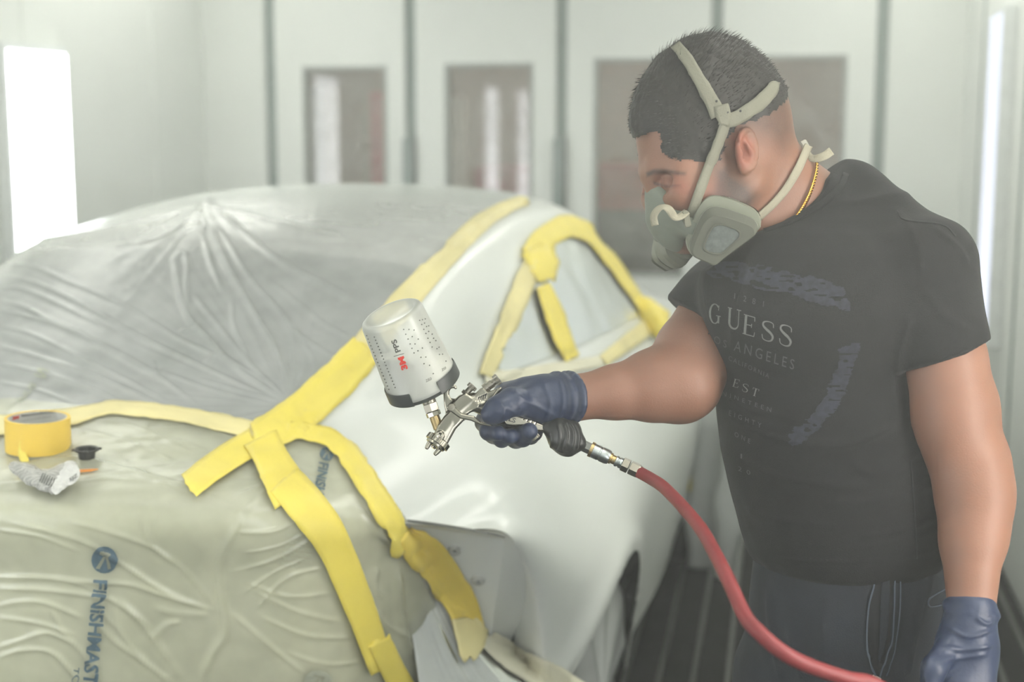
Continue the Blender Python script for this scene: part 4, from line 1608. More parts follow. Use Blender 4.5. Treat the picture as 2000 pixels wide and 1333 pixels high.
c1 = crumple('packet_body', [(15, 912), (28, 899), (60, 906), (78, 914), (108, 912), (128, 905), (145, 900), (153, 918), (155, 934), (130, 950), (108, 967), (88, 962), (60, 948), (30, 932)], dk + .005, .022, M_foil, pkt, 3)
c2 = crumple('packet_flap', [(98, 946), (116, 922), (134, 900), (150, 903), (155, 930), (132, 950), (108, 967)], dk - .018, .006, mat('pale_wrapper_flap', (214, 214, 210), 0.5, var=0.15, scale=60), pkt, 8)
V_, F_2 = text_tris('5JZ', .02)
decal('lettering', V_, F_2, (136, 944), (16, -10), (-1, -8), Hit([c2]), M_foilp, c2, off=.001)
for k in range(6):
    q = 76 + k * 4.5
    V_ = np.array([(0, 0), (1, 0), (1, 1), (0, 1)])
    decal('printed_stripe', V_, [(0, 1, 2, 3)], (q, 942 + k * 2.0), (1.6, 1), (8, -17), Hit([c1]), M_foilp, c1, off=.0012)

# black plastic cap
pc_, _ = hit_t.px(168, 897)
cap = tag(empty('black_cap', pc_), 'small black plastic cap upside down beside the tape roll', 'cap')
M_blk = mat('matt_black_plastic', (38, 38, 36), 0.45)
rc_ = 21 / FPX * ((pc_ - CAM) @ FV)
up_ = np.array([0.02, -0.05, 1.0])
lathe('cap_cup', pc_ + FV * rc_ * .3 + np.array([0, 0, .001]), up_, [(0, 0), (0, rc_ * .74), (.008, rc_ * .78), (.013, rc_ * .82), (.0135, rc_ * 1.12), (.0165, rc_ * 1.14), (.017, rc_ * .98), (.015, rc_ * .80), (.006, rc_ * .66), (.005, 0)], M_blk, cap, seg=36)
for a in (0.3, 1.9, 3.4, 4.9):
    u = np.array([math.cos(a), math.sin(a), 0])
    box('cap_tab', pc_ + FV * rc_ * .3 + np.array([0, 0, .016]) + u * rc_ * 1.16, (.0035, .0045, .0016), [u, np.cross(BU, u), BU], M_blk, cap, bevel=.001)
# orange stirring stick poking out of the packet
M_orange = mat('orange_plastic', (246, 160, 70), 0.4)
s0, _ = hit_t.px(150, 926)
s1, _ = hit_t.px(192, 921)
s0 = s0 + np.array([0, 0, .006])
s1 = s1 + np.array([0, 0, .004])
dv = (s1 - s0) / np.linalg.norm(s1 - s0)
sd = np.cross(dv, BU)
st = fixn(mesh('orange_stick', [s0 + sd * .004, s0 - sd * .004, s0 - sd * .004 - BU * .003, s0 + sd * .004 - BU * .003,
                          s0 + dv * .022 + sd * .0038, s0 + dv * .022 - sd * .0038, s0 + dv * .022 - sd * .0038 - BU * .003, s0 + dv * .022 + sd * .0038 - BU * .003,
                          s1 + sd * .0008, s1 - sd * .0008, s1 - sd * .0008 - BU * .001, s1 + sd * .0008 - BU * .001],
               [(0, 1, 5, 4), (1, 2, 6, 5), (2, 3, 7, 6), (3, 0, 4, 7), (4, 5, 9, 8), (5, 6, 10, 9), (6, 7, 11, 10), (7, 4, 8, 11), (0, 3, 2, 1), (8, 9, 10, 11)], M_orange, None, smooth=False))
tag(st, 'thin orange plastic stick tip beside the paper packet', 'stick')

# ------------------------------------------------------------------ the painter
def px2m(p, d):
    return p * d / FPX


DH = 1.93
HF = np.array([-.905, -.34, -.255])            # face direction in the camera frame
HF /= np.linalg.norm(HF)
HS = np.array([.27, 0.0, -.963])              # ear side that faces the viewer
HS -= HF * (HS @ HF)
HS /= np.linalg.norm(HS)
HU = np.cross(HS, HF)
HU = HU if HU[1] > 0 else -HU
HA = np.stack([HF, HU, HS])
HC = C(1385, 222, DH)
s_ = DH / FPX


def hp(px, py, side=0.0):
    """point of the plane `side` metres from the head's middle plane seen at a pixel; negative sides mirror it"""
    d = np.array([(px - 1000) / FPX, (666.5 - py) / FPX, 1.0])
    k = (HC @ HS + abs(side)) / (d @ HS)
    p = d * k
    return p if side >= 0 else p - 2 * abs(side) * HS


PM = mat('skin', (134, 96, 77), 0.5, var=0.05, scale=25, bump=0.12, bscale=420, sss=0.12)
M_hair = mat('dark_hair', (36, 33, 30), 0.55, var=0.2, scale=90)
# beard and cropped hair tint the skin through a point attribute
nt = PM.node_tree
bs = nt.nodes['Principled BSDF']
old = bs.inputs['Base Color'].links[0].from_socket
at_ = nt.nodes.new('ShaderNodeAttribute')
at_.attribute_name = 'stubble'
nz = nt.nodes.new('ShaderNodeTexNoise')
nz.inputs['Scale'].default_value = 420
mu = nt.nodes.new('ShaderNodeMath')
mu.operation = 'MULTIPLY_ADD'
mu.inputs[1].default_value = 0.5
mu.inputs[2].default_value = 0.72
nt.links.new(nz.outputs['Fac'], mu.inputs[0])
mu2 = nt.nodes.new('ShaderNodeMath')
mu2.operation = 'MULTIPLY'
mu2.use_clamp = True
nt.links.new(mu.outputs[0], mu2.inputs[0])
nt.links.new(at_.outputs['Fac'], mu2.inputs[1])
mx = nt.nodes.new('ShaderNodeMixRGB')
mx.inputs[2].default_value = lin((52, 46, 42))
nt.links.new(mu2.outputs[0], mx.inputs[0])
nt.links.new(old, mx.inputs[1])
at2 = nt.nodes.new('ShaderNodeAttribute')
at2.attribute_name = 'flush'
mx2 = nt.nodes.new('ShaderNodeMixRGB')
mx2.inputs[2].default_value = lin((144, 78, 62))
nt.links.new(at2.outputs['Fac'], mx2.inputs[0])
nt.links.new(mx.outputs[0], mx2.inputs[1])
nt.links.new(mx2.outputs[0], bs.inputs['Base Color'])

# right arm joints (reaching), left arm joints (hanging)
RA = [C(1420, 560, 2.10), C(1358, 690, 1.985), C(1335, 748, 1.965), C(1270, 757, 1.955), C(1205, 766, 1.945), C(1118, 778, 1.935)]
RR_ = [px2m(62, 2.05), px2m(78, 1.98), px2m(73, 1.965), px2m(64, 1.955), px2m(52, 1.945), px2m(43, 1.935)]
LA = [C(1800, 535, 1.90), C(1842, 700, 1.875), C(1866, 800, 1.87), C(1897, 895, 1.865), C(1899, 960, 1.85), C(1899, 1060, 1.83), C(1897, 1200, 1.80)]
LR = [px2m(74, 1.9), px2m(80, 1.875), px2m(80, 1.87), px2m(66, 1.865), px2m(68, 1.85), px2m(60, 1.83), px2m(44, 1.80)]

vx = Vox(C(1085, 640, 1.9) * [1, 0, 1] + [0, -.49, -.28], [C(1990, 0, 1.9)[0], .425, 2.28], 0.0026)
# skull
vx.ell(HC, (148 * s_, 136 * s_, .077), HA, k=.02)
vx.ell(hp(1446, 238), (92 * s_, 96 * s_, .070), HA, k=.03)
# face mass, brow, jaw
vx.ell(hp(1345, 318), (90 * s_, 108 * s_, .062), HA, k=.03)
vx.ell(hp(1372, 398), (84 * s_, 80 * s_, .054), HA, k=.03)
for sd in (1, -1):
    vx.cone(hp(1463, 352, sd * .046), hp(1352, 446, sd * .020), .022, .020, k=.03)
    vx.ell(hp(1336, 372, sd * .043), (.026, .026, .024), HA, k=.03)                 # cheekbone
    vx.cone(hp(1284, 334, sd * .016), hp(1330, 324, sd * .046), .010, .011, k=.02)  # brow ridge
    vx.ell(hp(1304, 358, sd * .034), (.018, .012, .015), HA, k=.014, sub=True)       # eye socket
    vx.ell(hp(1312, 356, sd * .031), (.0125, .0125, .0125), HA, k=.006)               # eye under the lid
    vx.cone(hp(1297, 361, sd * .020), hp(1316, 364, sd * .044), .0035, .0035, k=.006)  # lower lid
vx.cone(hp(1274, 345), hp(1290, 398), .011, .013, k=.016)                            # nose
vx.ell(hp(1290, 400), (.016, .014, .017), HA, k=.012)
vx.cone(hp(1310, 440, -.018), hp(1310, 440, .018), .012, .012, k=.02)                # mouth
vx.ell(hp(1338, 466), (.020, .018, .022), HA, k=.02)                                 # chin
# ears
for sd in (1, -1):
    ec = hp(1448, 296, sd * .070)
    EU = HU * .90 + HF * (-.28)
    EU /= np.linalg.norm(EU)
    ES = HS * sd * .93 - HF * .36
    ES -= EU * (ES @ EU)
    ES /= np.linalg.norm(ES)
    EF = np.cross(EU, ES)
    EA = np.stack([EF, EU, ES])
    vx.ell(ec + ES * .007, (.0175, .0275, .0085), EA, k=.004)
    vx.ell(ec - EU * .021 + ES * .005, (.0105, .0120, .0065), EA, k=.006)
    ff = 1 if (EF @ HF) > 0 else -1
    vx.ell(ec + EF * ff * .003 + EU * .002 + ES * .0175, (.0115, .0185, .0105), EA, k=.003, sub=True)
    th_ = np.linspace(-.9, 3.3, 12)
    rim = [ec + ES * .012 + EF * (-ff) * (.0165 * np.cos(t - .6)) + EU * (.0265 * np.sin(t - .6) + .001) for t in th_]
    vx.chain(rim, [.0031] * 12, k=.0025)
    vx.cone(ec + EF * ff * .004 + EU * .012 + ES * .012, ec - EF * ff * .007 - EU * .004 + ES * .012, .0028, .0030, k=.005)
    vx.ell(ec + EF * ff * .0125 - EU * .004 + ES * .010, (.0045, .006, .004), EA, k=.004)
    vx.ell(ec + EF * ff * .006 - EU * .004 + ES * .010, (.0045, .008, .007), EA, k=.003, sub=True)
# neck and shoulders
vx.cone(C(1462, 300, 1.955), C(1558, 415, 1.99), px2m(82, 1.95), px2m(88, 2.0), k=.03)
vx.cone(C(1425, 380, 1.94), C(1505, 460, 1.97), px2m(52, 1.95), px2m(56, 2.0), k=.04)
vx.cone(C(1560, 392, 2.02), C(1690, 468, 1.98), px2m(74, 2.0), px2m(58, 1.96), k=.03)
vx.cone(C(1520, 490, 2.03), C(1430, 565, 2.10), px2m(46, 2.0), px2m(56, 2.1), k=.03)
vx.cone(C(1690, 490, 1.98), C(1800, 540, 1.91), px2m(56, 1.96), px2m(62, 1.9), k=.03)
vx.cone(C(1600, 520, 2.02), C(1620, 900, 2.04), .085, .09, k=.04)
# arms
vx.chain(RA, RR_, k=.012)
vx.ell(C(1302, 745, 1.955), (.048, .042, .042), k=.03)
vx.ell(C(1322, 800, 1.985), (.022, .012, .02), k=.025)
vx.cone(RA[-1], C(1060, 785, 1.935), RR_[-1], px2m(38, 1.93), k=.01)
vx.chain(LA, LR, k=.012)
vx.ell(C(1912, 970, 1.845), (.038, .075, .040), k=.03)
vx.ell(C(1858, 815, 1.855), (.042, .08, .045), k=.03)
vx.cone(LA[-1], C(1893, 1270, 1.79), px2m(42, 1.8), px2m(34, 1.79), k=.01)
person = tag(empty('person', W(1640, 1333, 1.95) * [1, 1, 0]), 'man in black printed t-shirt bending over the car, spraying', 'person')
bodyp = vox_obj('body', vx, PM, person, 2)

# stubble map: evaluated on the visible side, mirrored across the head
me = bodyp.data
Vb = np.empty(len(me.vertices) * 3, np.float32)
me.vertices.foreach_get('co', Vb)
Vb = Vb.reshape(-1, 3).astype(float)
Vc = (Vb - CAM) @ ROT.T
sd_ = (Vc - HC) @ HS
Vm = Vc - HS * np.minimum(2 * sd_, 0)[:, None] * 1.0
Vm = np.where((sd_ < 0)[:, None], Vc - 2 * sd_[:, None] * HS, Vc)
qm = np.stack([1000 + FPX * Vm[:, 0] / Vm[:, 2], 666.5 - FPX * Vm[:, 1] / Vm[:, 2]], 1)
qr = np.stack([1000 + FPX * Vc[:, 0] / Vc[:, 2], 666.5 - FPX * Vc[:, 1] / Vc[:, 2]], 1)
HAIR = np.array([(1200, 275), (1232, 266), (1255, 256), (1282, 244), (1298, 262), (1300, 292), (1318, 306), (1352, 306), (1374, 312), (1388, 322),
                 (1402, 300), (1414, 268), (1432, 242), (1470, 230), (1500, 215), (1530, 190), (1560, 130), (1480, 40), (1300, 30), (1180, 200)])
FADE = np.array([(1388, 322), (1402, 300), (1414, 268), (1432, 242), (1470, 200), (1545, 160), (1560, 260), (1530, 292), (1500, 270), (1478, 262), (1440, 250), (1424, 268), (1416, 330), (1400, 352)])
BEARD = np.array([(1396, 330), (1420, 322), (1432, 340), (1462, 362), (1478, 384), (1470, 410), (1420, 440), (1380, 480), (1300, 500), (1290, 430), (1330, 425), (1372, 400), (1392, 370)])
BROW = np.array([(1262, 337), (1276, 331), (1300, 331), (1340, 337), (1338, 343), (1300, 340), (1276, 341), (1263, 346)])
LASH = np.array([(1276, 355), (1300, 361), (1330, 361), (1331, 365), (1302, 367), (1278, 361)])


def soft(q, poly, w):
    d = poly_dist(q, poly)
    return np.clip(.5 - d / w, 0, 1)


near_head = np.linalg.norm(Vc - HC, axis=1) < .24
stub = np.zeros(len(Vc))
k = np.where(near_head)[0]
q = qm[k]
hm = soft(q, HAIR, 10)
stub[k] = np.maximum.reduce([hm, .6 * soft(q, FADE, 45), .85 * soft(q, BEARD, 26), .8 * soft(q, BROW, 6), .85 * soft(q, LASH, 4)])
# the back of the head beyond the outline is hair too
a_ = me.attributes.new('stubble', 'FLOAT', 'POINT')
a_.data.foreach_set('value', stub.astype(np.float32))
fl = np.zeros(len(Vc))
fl[k] = .55 * soft(q, np.array([(1425, 262), (1448, 256), (1472, 275), (1474, 310), (1458, 334), (1438, 322)]), 14) + .25 * soft(q, np.array([(1330, 370), (1400, 350), (1420, 400), (1350, 420)]), 40) \
    + .3 * soft(q, np.array([(1280, 340), (1340, 345), (1345, 375), (1290, 372)]), 20)
a_ = me.attributes.new('flush', 'FLOAT', 'POINT')
a_.data.foreach_set('value', fl.astype(np.float32))

# hair: a raised cap over the hair region plus short combed-back strands
P4 = np.empty(len(me.polygons) * 4, np.int32)
me.polygons.foreach_get('vertices', P4)
P4 = P4.reshape(-1, 4)
Nb = np.empty(len(me.vertices) * 3, np.float32)
me.vertices.foreach_get('normal', Nb)
Nb = Nb.reshape(-1, 3).astype(float)
hmask = np.zeros(len(Vc))
hmask[k] = soft(q + 5 * np.stack([noise3(Vc[k], 160, 77), noise3(Vc[k], 160, 78)], 1), HAIR, 26) * (((Vc[k] - HC) @ HU > -.075))
hs = (hmask[P4] > .12).all(1)
used, inv = np.unique(P4[hs], return_inverse=True)
topf = np.clip(((Vc[used] - HC) @ HU - .02) / .08, 0, 1)
lift = hmask[used] * (.0035 + .0050 * topf)
fr = np.exp(-(np.linalg.norm(qm[used] - [1235, 235], axis=1) / 45) ** 2)
lift += .007 * fr
lift += .006 * np.exp(-(np.linalg.norm(qr[used] - [1385, 85], axis=1) / 70) ** 2) * hmask[used]
uu_ = (Vc[used] - HC) @ HA.T
comb = noise3(np.stack([uu_[:, 0] * .25, uu_[:, 1] * .3, uu_[:, 2]], 1), 420, 71)
lift += hmask[used] * (.0010 + .0008 * topf) * comb + hmask[used] * .0010 * noise3(Vc[used], 120, 72)
HV = Vb[used] + Nb[used] * lift[:, None]
hair = mesh('hair', HV, inv.reshape(-1, 4), M_hair, person)
cand = np.where(hmask[used] > .2)[0]
pick = rng.choice(cand, 6500)
SV, SF = [], []
Vtop = (HU + .15 * HF) @ ROT
for i in pick:
    t_ = topf[i]
    n = Nb[used[i]]
    d_ = (-HF * .75 + HU * .2) @ ROT
    if uu_[i, 0] > .06:
        d_ = (HF * .6 + HU * .1) @ ROT
    d_ = d_ - n * (d_ @ n)
    d_ = d_ / (np.linalg.norm(d_) + 1e-9) + n * rng.uniform(.25, .75) + rng.normal(0, .18, 3)
    d_ /= np.linalg.norm(d_)
    L = (rng.uniform(.006, .010) + .010 * t_) * min(1, .3 + hmask[used[i]])
    w = np.cross(d_, n)
    w = w / (np.linalg.norm(w) + 1e-9) * .0005
    p = HV[i] - n * .002
    b = len(SV)
    m_ = p + d_ * L * .55 + n * L * .05
    e_ = p + d_ * L
    SV += [p - w, p + w, m_ + w * .8, m_ - w * .8, e_]
    SF += [(b, b + 1, b + 2, b + 3), (b + 3, b + 2, b + 4)]
st_ = mesh('hair_strands', SV, SF, M_hair, hair, smooth=False)
st_['kind'] = 'stuff'

# ------------------------------------------------------------------ t-shirt
M_shirt = mat('black_cotton', (23, 24, 25), 0.85, var=0.12, scale=40, bump=0.35, bscale=700, sheen=0.04, spec=0.25)
M_faded = mat('faded_blue_print', (33, 36, 46), 0.85, var=0.4, scale=120)
M_letter = mat('grey_shirt_letters', (104, 106, 103), 0.7, var=0.15, scale=150)
M_dimletter = mat('dim_shirt_letters', (66, 68, 68), 0.8, var=0.2, scale=150)
vx = Vox([C(1310, 0, 2.0)[0], C(0, 1150, 2.0)[1], 1.70], [C(1945, 0, 1.95)[0], C(0, 285, 2.0)[1], 2.30], 0.0034)
rows = [  # py, left px, right px, centre depth, half thickness
    (1118, 1500, 1800, 2.00, .125), (1108, 1486, 1822, 2.00, .135), (1085, 1466, 1848, 2.00, .142), (1040, 1452, 1852, 2.00, .148), (960, 1432, 1850, 2.00, .152),
    (880, 1414, 1846, 2.00, .152), (800, 1405, 1838, 2.00, .150), (740, 1404, 1832, 2.00, .150), (680, 1392, 1835, 2.00, .150), (620, 1378, 1845, 2.00, .150),
    (560, 1366, 1850, 2.00, .145), (510, 1372, 1838, 2.00, .135), (470, 1405, 1800, 2.00, .115), (440, 1440, 1770, 2.00, .095), (410, 1490, 1735, 2.00, .070)]
dd = 2.0
ys = [(666.5 - r[0]) / FPX * dd for r in rows]
cx = [((r[1] + r[2]) / 2 - 1000) / FPX * dd for r in rows]
rx = [(r[2] - r[1]) / 2 / FPX * dd for r in rows]
vx.column(ys, cx, rx, [r[3] for r in rows], [r[4] for r in rows], k=.02, p=2.2)
# chest towards the left, shoulder yoke, collar
vx.ell(C(1500, 590, 1.93), (.085, .085, .075), k=.05)
vx.ell(C(1640, 610, 1.90), (.10, .085, .06), k=.05)
vx.cone(C(1650, 400, 2.02), C(1812, 510, 1.925), px2m(84, 2.0), px2m(84, 1.9), k=.04)
vx.cone(C(1545, 468, 2.03), C(1428, 565, 2.09), px2m(62, 2.0), px2m(68, 2.05), k=.04)
vx.cone(C(1655, 402, 2.03), C(1560, 450, 2.0), px2m(78, 2.0), px2m(84, 2.0), k=.03)
vx.cone(C(1610, 470, 2.0), C(1548, 392, 1.985), px2m(104, 2.0), px2m(98, 2.0), k=.02)
# sleeves
vx.cone(C(1812, 520, 1.90), C(1838, 695, 1.878), px2m(92, 1.9), px2m(97, 1.87), k=.03)
vx.cone(C(1428, 560, 2.09), C(1365, 634, 2.03), px2m(84, 2.05), px2m(82, 2.03), k=.03)


def halfspace(p, n):
    p, n = np.asarray(p), np.asarray(n) / np.linalg.norm(n)
    return lambda X, Y, Z: (X - p[0]) * n[0] + (Y - p[1]) * n[1] + (Z - p[2]) * n[2]


# cut the sleeves along their hems, open the neck
a0, a1 = C(1755, 741, 1.80), C(1923, 664, 1.88)
dv = (a1 - a0)
nrm = np.array([dv[1], -dv[0], 0.0])
nrm = nrm / np.linalg.norm(nrm)
nrm = -nrm if nrm[1] > 0 else nrm

def cut(p, n, lo, hi, bound=None):
    f = halfspace(p, n)

    def fn(X, Y, Z):
        d = -f(X, Y, Z)
        if bound is not None:
            d = np.maximum(d, bound(X, Y, Z))
        return d
    vx.add(fn, lo, hi, k=.002, sub=True)


def tubed(a, b, r):
    a, b = np.asarray(a), np.asarray(b)
    ba = (b - a) / np.linalg.norm(b - a)

    def fn(X, Y, Z):
        dx, dy, dz = X - a[0], Y - a[1], Z - a[2]
        t = dx * ba[0] + dy * ba[1] + dz * ba[2]
        return np.sqrt(np.maximum((dx - t * ba[0])**2 + (dy - t * ba[1])**2 + (dz - t * ba[2])**2, 0)) - r
    return fn


armL = tubed(C(1812, 520, 1.90), C(1846, 740, 1.875), px2m(108, 1.88))
cut(a0, nrm, [C(1745, 0, 1.8)[0], C(0, 840, 1.8)[1], 1.70], [C(1960, 0, 1.9)[0], C(0, 630, 1.9)[1], 2.02], armL)
b0, b1 = C(1326, 598, 2.03), C(1377, 634, 2.0)
dv = b1 - b0
nr2 = np.array([-dv[1], dv[0], 0.0])
nr2 = -nr2 if nr2[1] > 0 else nr2
nr2 = nr2 / np.linalg.norm(nr2)
armR = tubed(C(1428, 560, 2.09), C(1352, 645, 2.02), px2m(96, 2.05))
cut(b0, nr2, [C(1300, 0, 2.0)[0], C(0, 760, 2.0)[1], 1.9], [C(1372, 0, 2.0)[0], C(0, 585, 2.0)[1], 2.25], armR)
# the chest side under the sleeve stays whole
vx.column(ys, cx, rx, [r[3] for r in rows], [r[4] for r in rows], k=.006, p=2.2)
# the neckline: everything above the slanted collar plane is off
cut(C(1562, 381, 1.985), [-.60, .80, -.05], [C(1300, 0, 2.0)[0], C(0, 620, 2.0)[1], 1.71], [C(1760, 0, 2.0)[0], C(0, 290, 2.0)[1], 2.29])
vx.ell(C(1540, 378, 1.915), (px2m(104, 1.95), px2m(44, 1.95), .062), np.array([[.803, .596, 0], [-.596, .803, 0], [0, 0, 1.0]]), k=.006, sub=True)
SH = [([(1405, 800), (1500, 850), (1640, 870), (1760, 830)], 9, .004), ([(1410, 770), (1470, 800), (1560, 815)], 8, .004), ([(1420, 880), (1520, 930), (1680, 950), (1820, 900)], 9, .003),
      ([(1760, 770), (1740, 830), (1660, 870), (1560, 880)], 9, .003), ([(1850, 930), (1790, 960), (1700, 980), (1600, 985)], 8, .0035), ([(1845, 1000), (1780, 1030), (1680, 1050)], 7, .003),
      ([(1372, 520), (1380, 580), (1395, 640)], 8, .004), ([(1470, 500), (1440, 600), (1430, 690)], 10, .004), ([(1440, 990), (1540, 1020), (1660, 1030)], 9, .0025),
      ([(1780, 610), (1760, 680), (1755, 735)], 8, .004), ([(1800, 560), (1850, 620), (1900, 650)], 9, .0025), ([(1745, 400), (1790, 470), (1800, 540)], 7, .0025),
      ([(1846, 1062), (1800, 1082), (1690, 1096), (1580, 1096), (1495, 1088)], 3, .0018), ([(1755, 744), (1840, 712), (1921, 668)], 3, .0012), ([(1762, 715), (1840, 686), (1908, 645)], 3, .0010),
      ([(1820, 440), (1870, 480), (1893, 520)], 6, .003), ([(1660, 900), (1720, 930), (1810, 870)], 7, .003), ([(1830, 1040), (1760, 1055), (1660, 1075)], 6, .002)]


def shirt_disp(V, q, N):
    front = np.clip(-(N @ FV) * 3, 0, 1)
    return ridges(q, SH) * front * .8 + .0016 * noise3(V, 14, 81) + .0007 * noise3(V, 40, 82)


shirt = vox_obj('tshirt', vx, M_shirt, person, 2, shirt_disp)
shirt['label'] = 'black t-shirt with faded lettering'
hit_s = Hit([shirt])


def shirt_text(s, origin, xd, yd, m, bold=0.0, spacing=1.0, off=.0022):
    V, F = text_tris(s, bold, spacing)
    return decal('shirt_lettering', V, F, origin, xd, yd, hit_s, m, shirt, off=off, maxlen=.25)


def serif_row(chars, m):
    for ch, (ox, oy), (wx, wy), (hx_, hy_) in chars:
        V, F = serif_letter(ch)
        decal('shirt_lettering', V, F, (ox, oy), (wx, wy), (hx_, hy_), hit_s, m, shirt, off=.0022, maxlen=.3)


serif_row([('G', (1386, 629), (23, 5), (2, -38)), ('U', (1422, 640), (24, 6), (2, -40)), ('E', (1451, 651), (24, 7), (3, -38)),
           ('S', (1487, 662), (24, 8), (3, -39)), ('S', (1521, 671), (25, 9), (3, -41))], M_letter)
serif_row([('E', (1433, 755), (11, 3), (4, -16)), ('S', (1451, 764), (11, 4), (3, -16)), ('T', (1469, 772), (12, 4), (4, -15))], M_letter)
shirt_text('1281', (1436, 584), (56, 16), (1, -11), M_dimletter, 0, 2.6)
shirt_text('LOS', (1385, 662), (36, 17), (1, -14), M_dimletter, 0, 1.5)
shirt_text('ANGELES', (1434, 683), (117, 39), (2, -20), M_dimletter, 0, 1.45)
shirt_text('CALIFORNIA', (1425, 702), (78, 37), (1, -9), M_dimletter, 0, 1.4)
shirt_text('NINETEEN', (1413, 773), (94, 34), (1, -9), M_dimletter, 0, 1.8)
shirt_text('EIGHTY', (1426, 812), (62, 25), (1, -10), M_dimletter, 0, 1.8)
shirt_text('ONE', (1437, 852), (30, 15), (1, -9), M_dimletter, 0, 1.8)
shirt_text('1', (1449, 896), (3, 0), (0, -9), M_dimletter)
shirt_text('20', (1444, 919), (24, 9), (0, -9), M_dimletter, 0, 2.0)
# faded blue brush bands on the chest
def band(poly, seed):
    poly = np.asarray(poly, float)
    lo, hi = poly.min(0), poly.max(0)
    n0, n1 = int((hi[0] - lo[0]) / 1.8) + 2, int((hi[1] - lo[1]) / 1.8) + 2
    X, Y = np.meshgrid(np.linspace(lo[0], hi[0], n0), np.linspace(lo[1], hi[1], n1), indexing='ij')
    P = np.stack([X, Y], -1).reshape(-1, 2)
    F = grid_faces(n0, n1)
    c = P[F].mean(1)
    d = poly_dist(c, poly)
    p3 = np.concatenate([c, np.zeros((len(c), 1))], 1)
    keep = d < (-1 + 6 * noise3(p3 * [1, 1, 1], .06, seed) + 3 * noise3(p3 * [.25, 1, 1], .3, seed + 1))
    keep &= noise3(p3 * [.3, 1, 1], .22, seed + 2) > -.5
    F = F[keep]
    used, inv = np.unique(F, return_inverse=True)
    out = []
    for x, y in P[used]:
        h, n = hit_s.px(x, y)
        out.append(W(x, y, 2.0) if h is None else h + n * .0016)
    return mesh('shirt_print', out, [tuple(f) for f in inv.reshape(-1, 4)], M_faded, shirt, smooth=False)


band([(1374, 516), (1430, 512), (1520, 530), (1600, 545), (1655, 560), (1660, 608), (1600, 596), (1500, 566), (1440, 550), (1374, 545)], 91)
band([(1640, 680), (1680, 670), (1660, 740), (1640, 790), (1590, 850), (1545, 880), (1540, 850), (1600, 790), (1625, 740)], 94)
# seams
M_seamd = mat('black_stitching', (18, 20, 22), 0.9)
strip('shirt_seam', hit_s, [(1752, 412, 3), (1768, 430, 3), (1840, 440, 3), (1866, 462, 3)], M_seamd, shirt, off=.0006, th=.0006, nv=3, wr=0)
strip('shirt_seam', hit_s, [(1778, 900, 3), (1784, 980, 3), (1788, 1040, 3), (1790, 1092, 3)], M_seamd, shirt, off=.0006, th=.0006, nv=3, wr=0)
strip('collar', hit_s, [(1652, 340, 13), (1640, 366, 14), (1606, 398, 14), (1560, 424, 14), (1520, 440, 13), (1492, 450, 11)], M_shirt, shirt, off=.0008, th=.0012, nv=4, wr=0)

# ------------------------------------------------------------------ trousers and shoes
M_trous = mat('washed_navy_work_cotton', (22, 28, 36), 0.85, var=0.22, scale=16, bump=0.3, bscale=600)
M_trdark = mat('dark_pocket_gap', (20, 22, 26), 0.9)
M_thread = mat('pale_worn_seam', (66, 75, 86), 0.9)
vx = Vox([C(1450, 0, 2.0)[0] - .02, -1.25, 1.72], [C(1870, 0, 2.0)[0] + .03, C(0, 1040, 2.0)[1], 2.62], 0.007)
FLOORZ = (np.array([0, 0, .05]) - CAM)


def Pw(wx, wy, wz):
    return (np.array([wx, wy, wz]) - CAM) @ ROT.T


ct = W(1662, 1110, 2.0)
vx.chain([C(1660, 1085, 2.0), C(1662, 1180, 2.0)], [.115, .12], k=.03, flat=((1, 0, 0), 1.16))
vx.column([C(0, 1500, 2.0)[1], C(0, 1333, 2.0)[1], C(0, 1200, 2.0)[1], C(0, 1120, 2.0)[1], C(0, 1070, 2.0)[1]],
          [C(1655, 0, 2.0)[0], C(1656, 0, 2.0)[0], C(1662, 0, 2.0)[0], C(1666, 0, 2.0)[0], C(1668, 0, 2.0)[0]],
          [.125, .134, .130, .125, .120], [2.03, 2.02, 2.01, 2.0, 2.0], [.13, .142, .138, .130, .125], k=.03, p=2.3)
for dx, dy in ((-.075, .06), (.075, -.03)):
    hipj = Pw(ct[0] + dx * .8, ct[1] + dy * .5, .80)
    knee = Pw(ct[0] + dx * 1.25, ct[1] + dy, .46)
    ank = Pw(ct[0] + dx * 1.5, ct[1] + dy * 1.4, .07)
    vx.chain([hipj, knee, ank], [.098, .075, .068], k=.03)
TR = [([(1698, 1130), (1690, 1200), (1694, 1270), (1708, 1322)], 3, .004), ([(1748, 1118), (1746, 1200), (1738, 1270), (1716, 1325)], 4, .004), ([(1500, 1150), (1510, 1240), (1530, 1333)], 7, .004),
      ([(1540, 1220), (1560, 1280), (1570, 1333)], 8, .005), ([(1820, 1120), (1790, 1220), (1770, 1333)], 8, .006), ([(1770, 1160), (1778, 1230), (1765, 1333)], 7, .005),
      ([(1620, 1140), (1610, 1240), (1630, 1333)], 12, .004), ([(1500, 1128), (1600, 1128), (1700, 1122)], 3, .0015)]
trous = vox_obj('trousers', vx, M_trous, person, 2, lambda V, q, N: ridges(q, TR) * np.clip(-(N @ FV) * 3, 0, 1) + .003 * noise3(V, 10, 101) + .001 * noise3(V, 40, 102))
trous['label'] = 'faded navy work trousers'
hit_tr = Hit([trous])
V_ = np.array([(1711, 1122), (1744, 1118), (1743, 1180), (1738, 1250), (1722, 1305), (1712, 1322), (1700, 1290), (1694, 1240), (1697, 1180)], float)
lo = V_.min(0)
decal('pocket_gap', V_ * [1, -1], [tuple(range(9))], (V_[:, 0].min(), V_[:, 1].max()), (V_[:, 0].ptp() if hasattr(V_, 'ptp') else np.ptp(V_[:, 0]), 0), (0, -np.ptp(V_[:, 1])), hit_tr, M_trdark, trous, off=.0014, maxlen=.15)
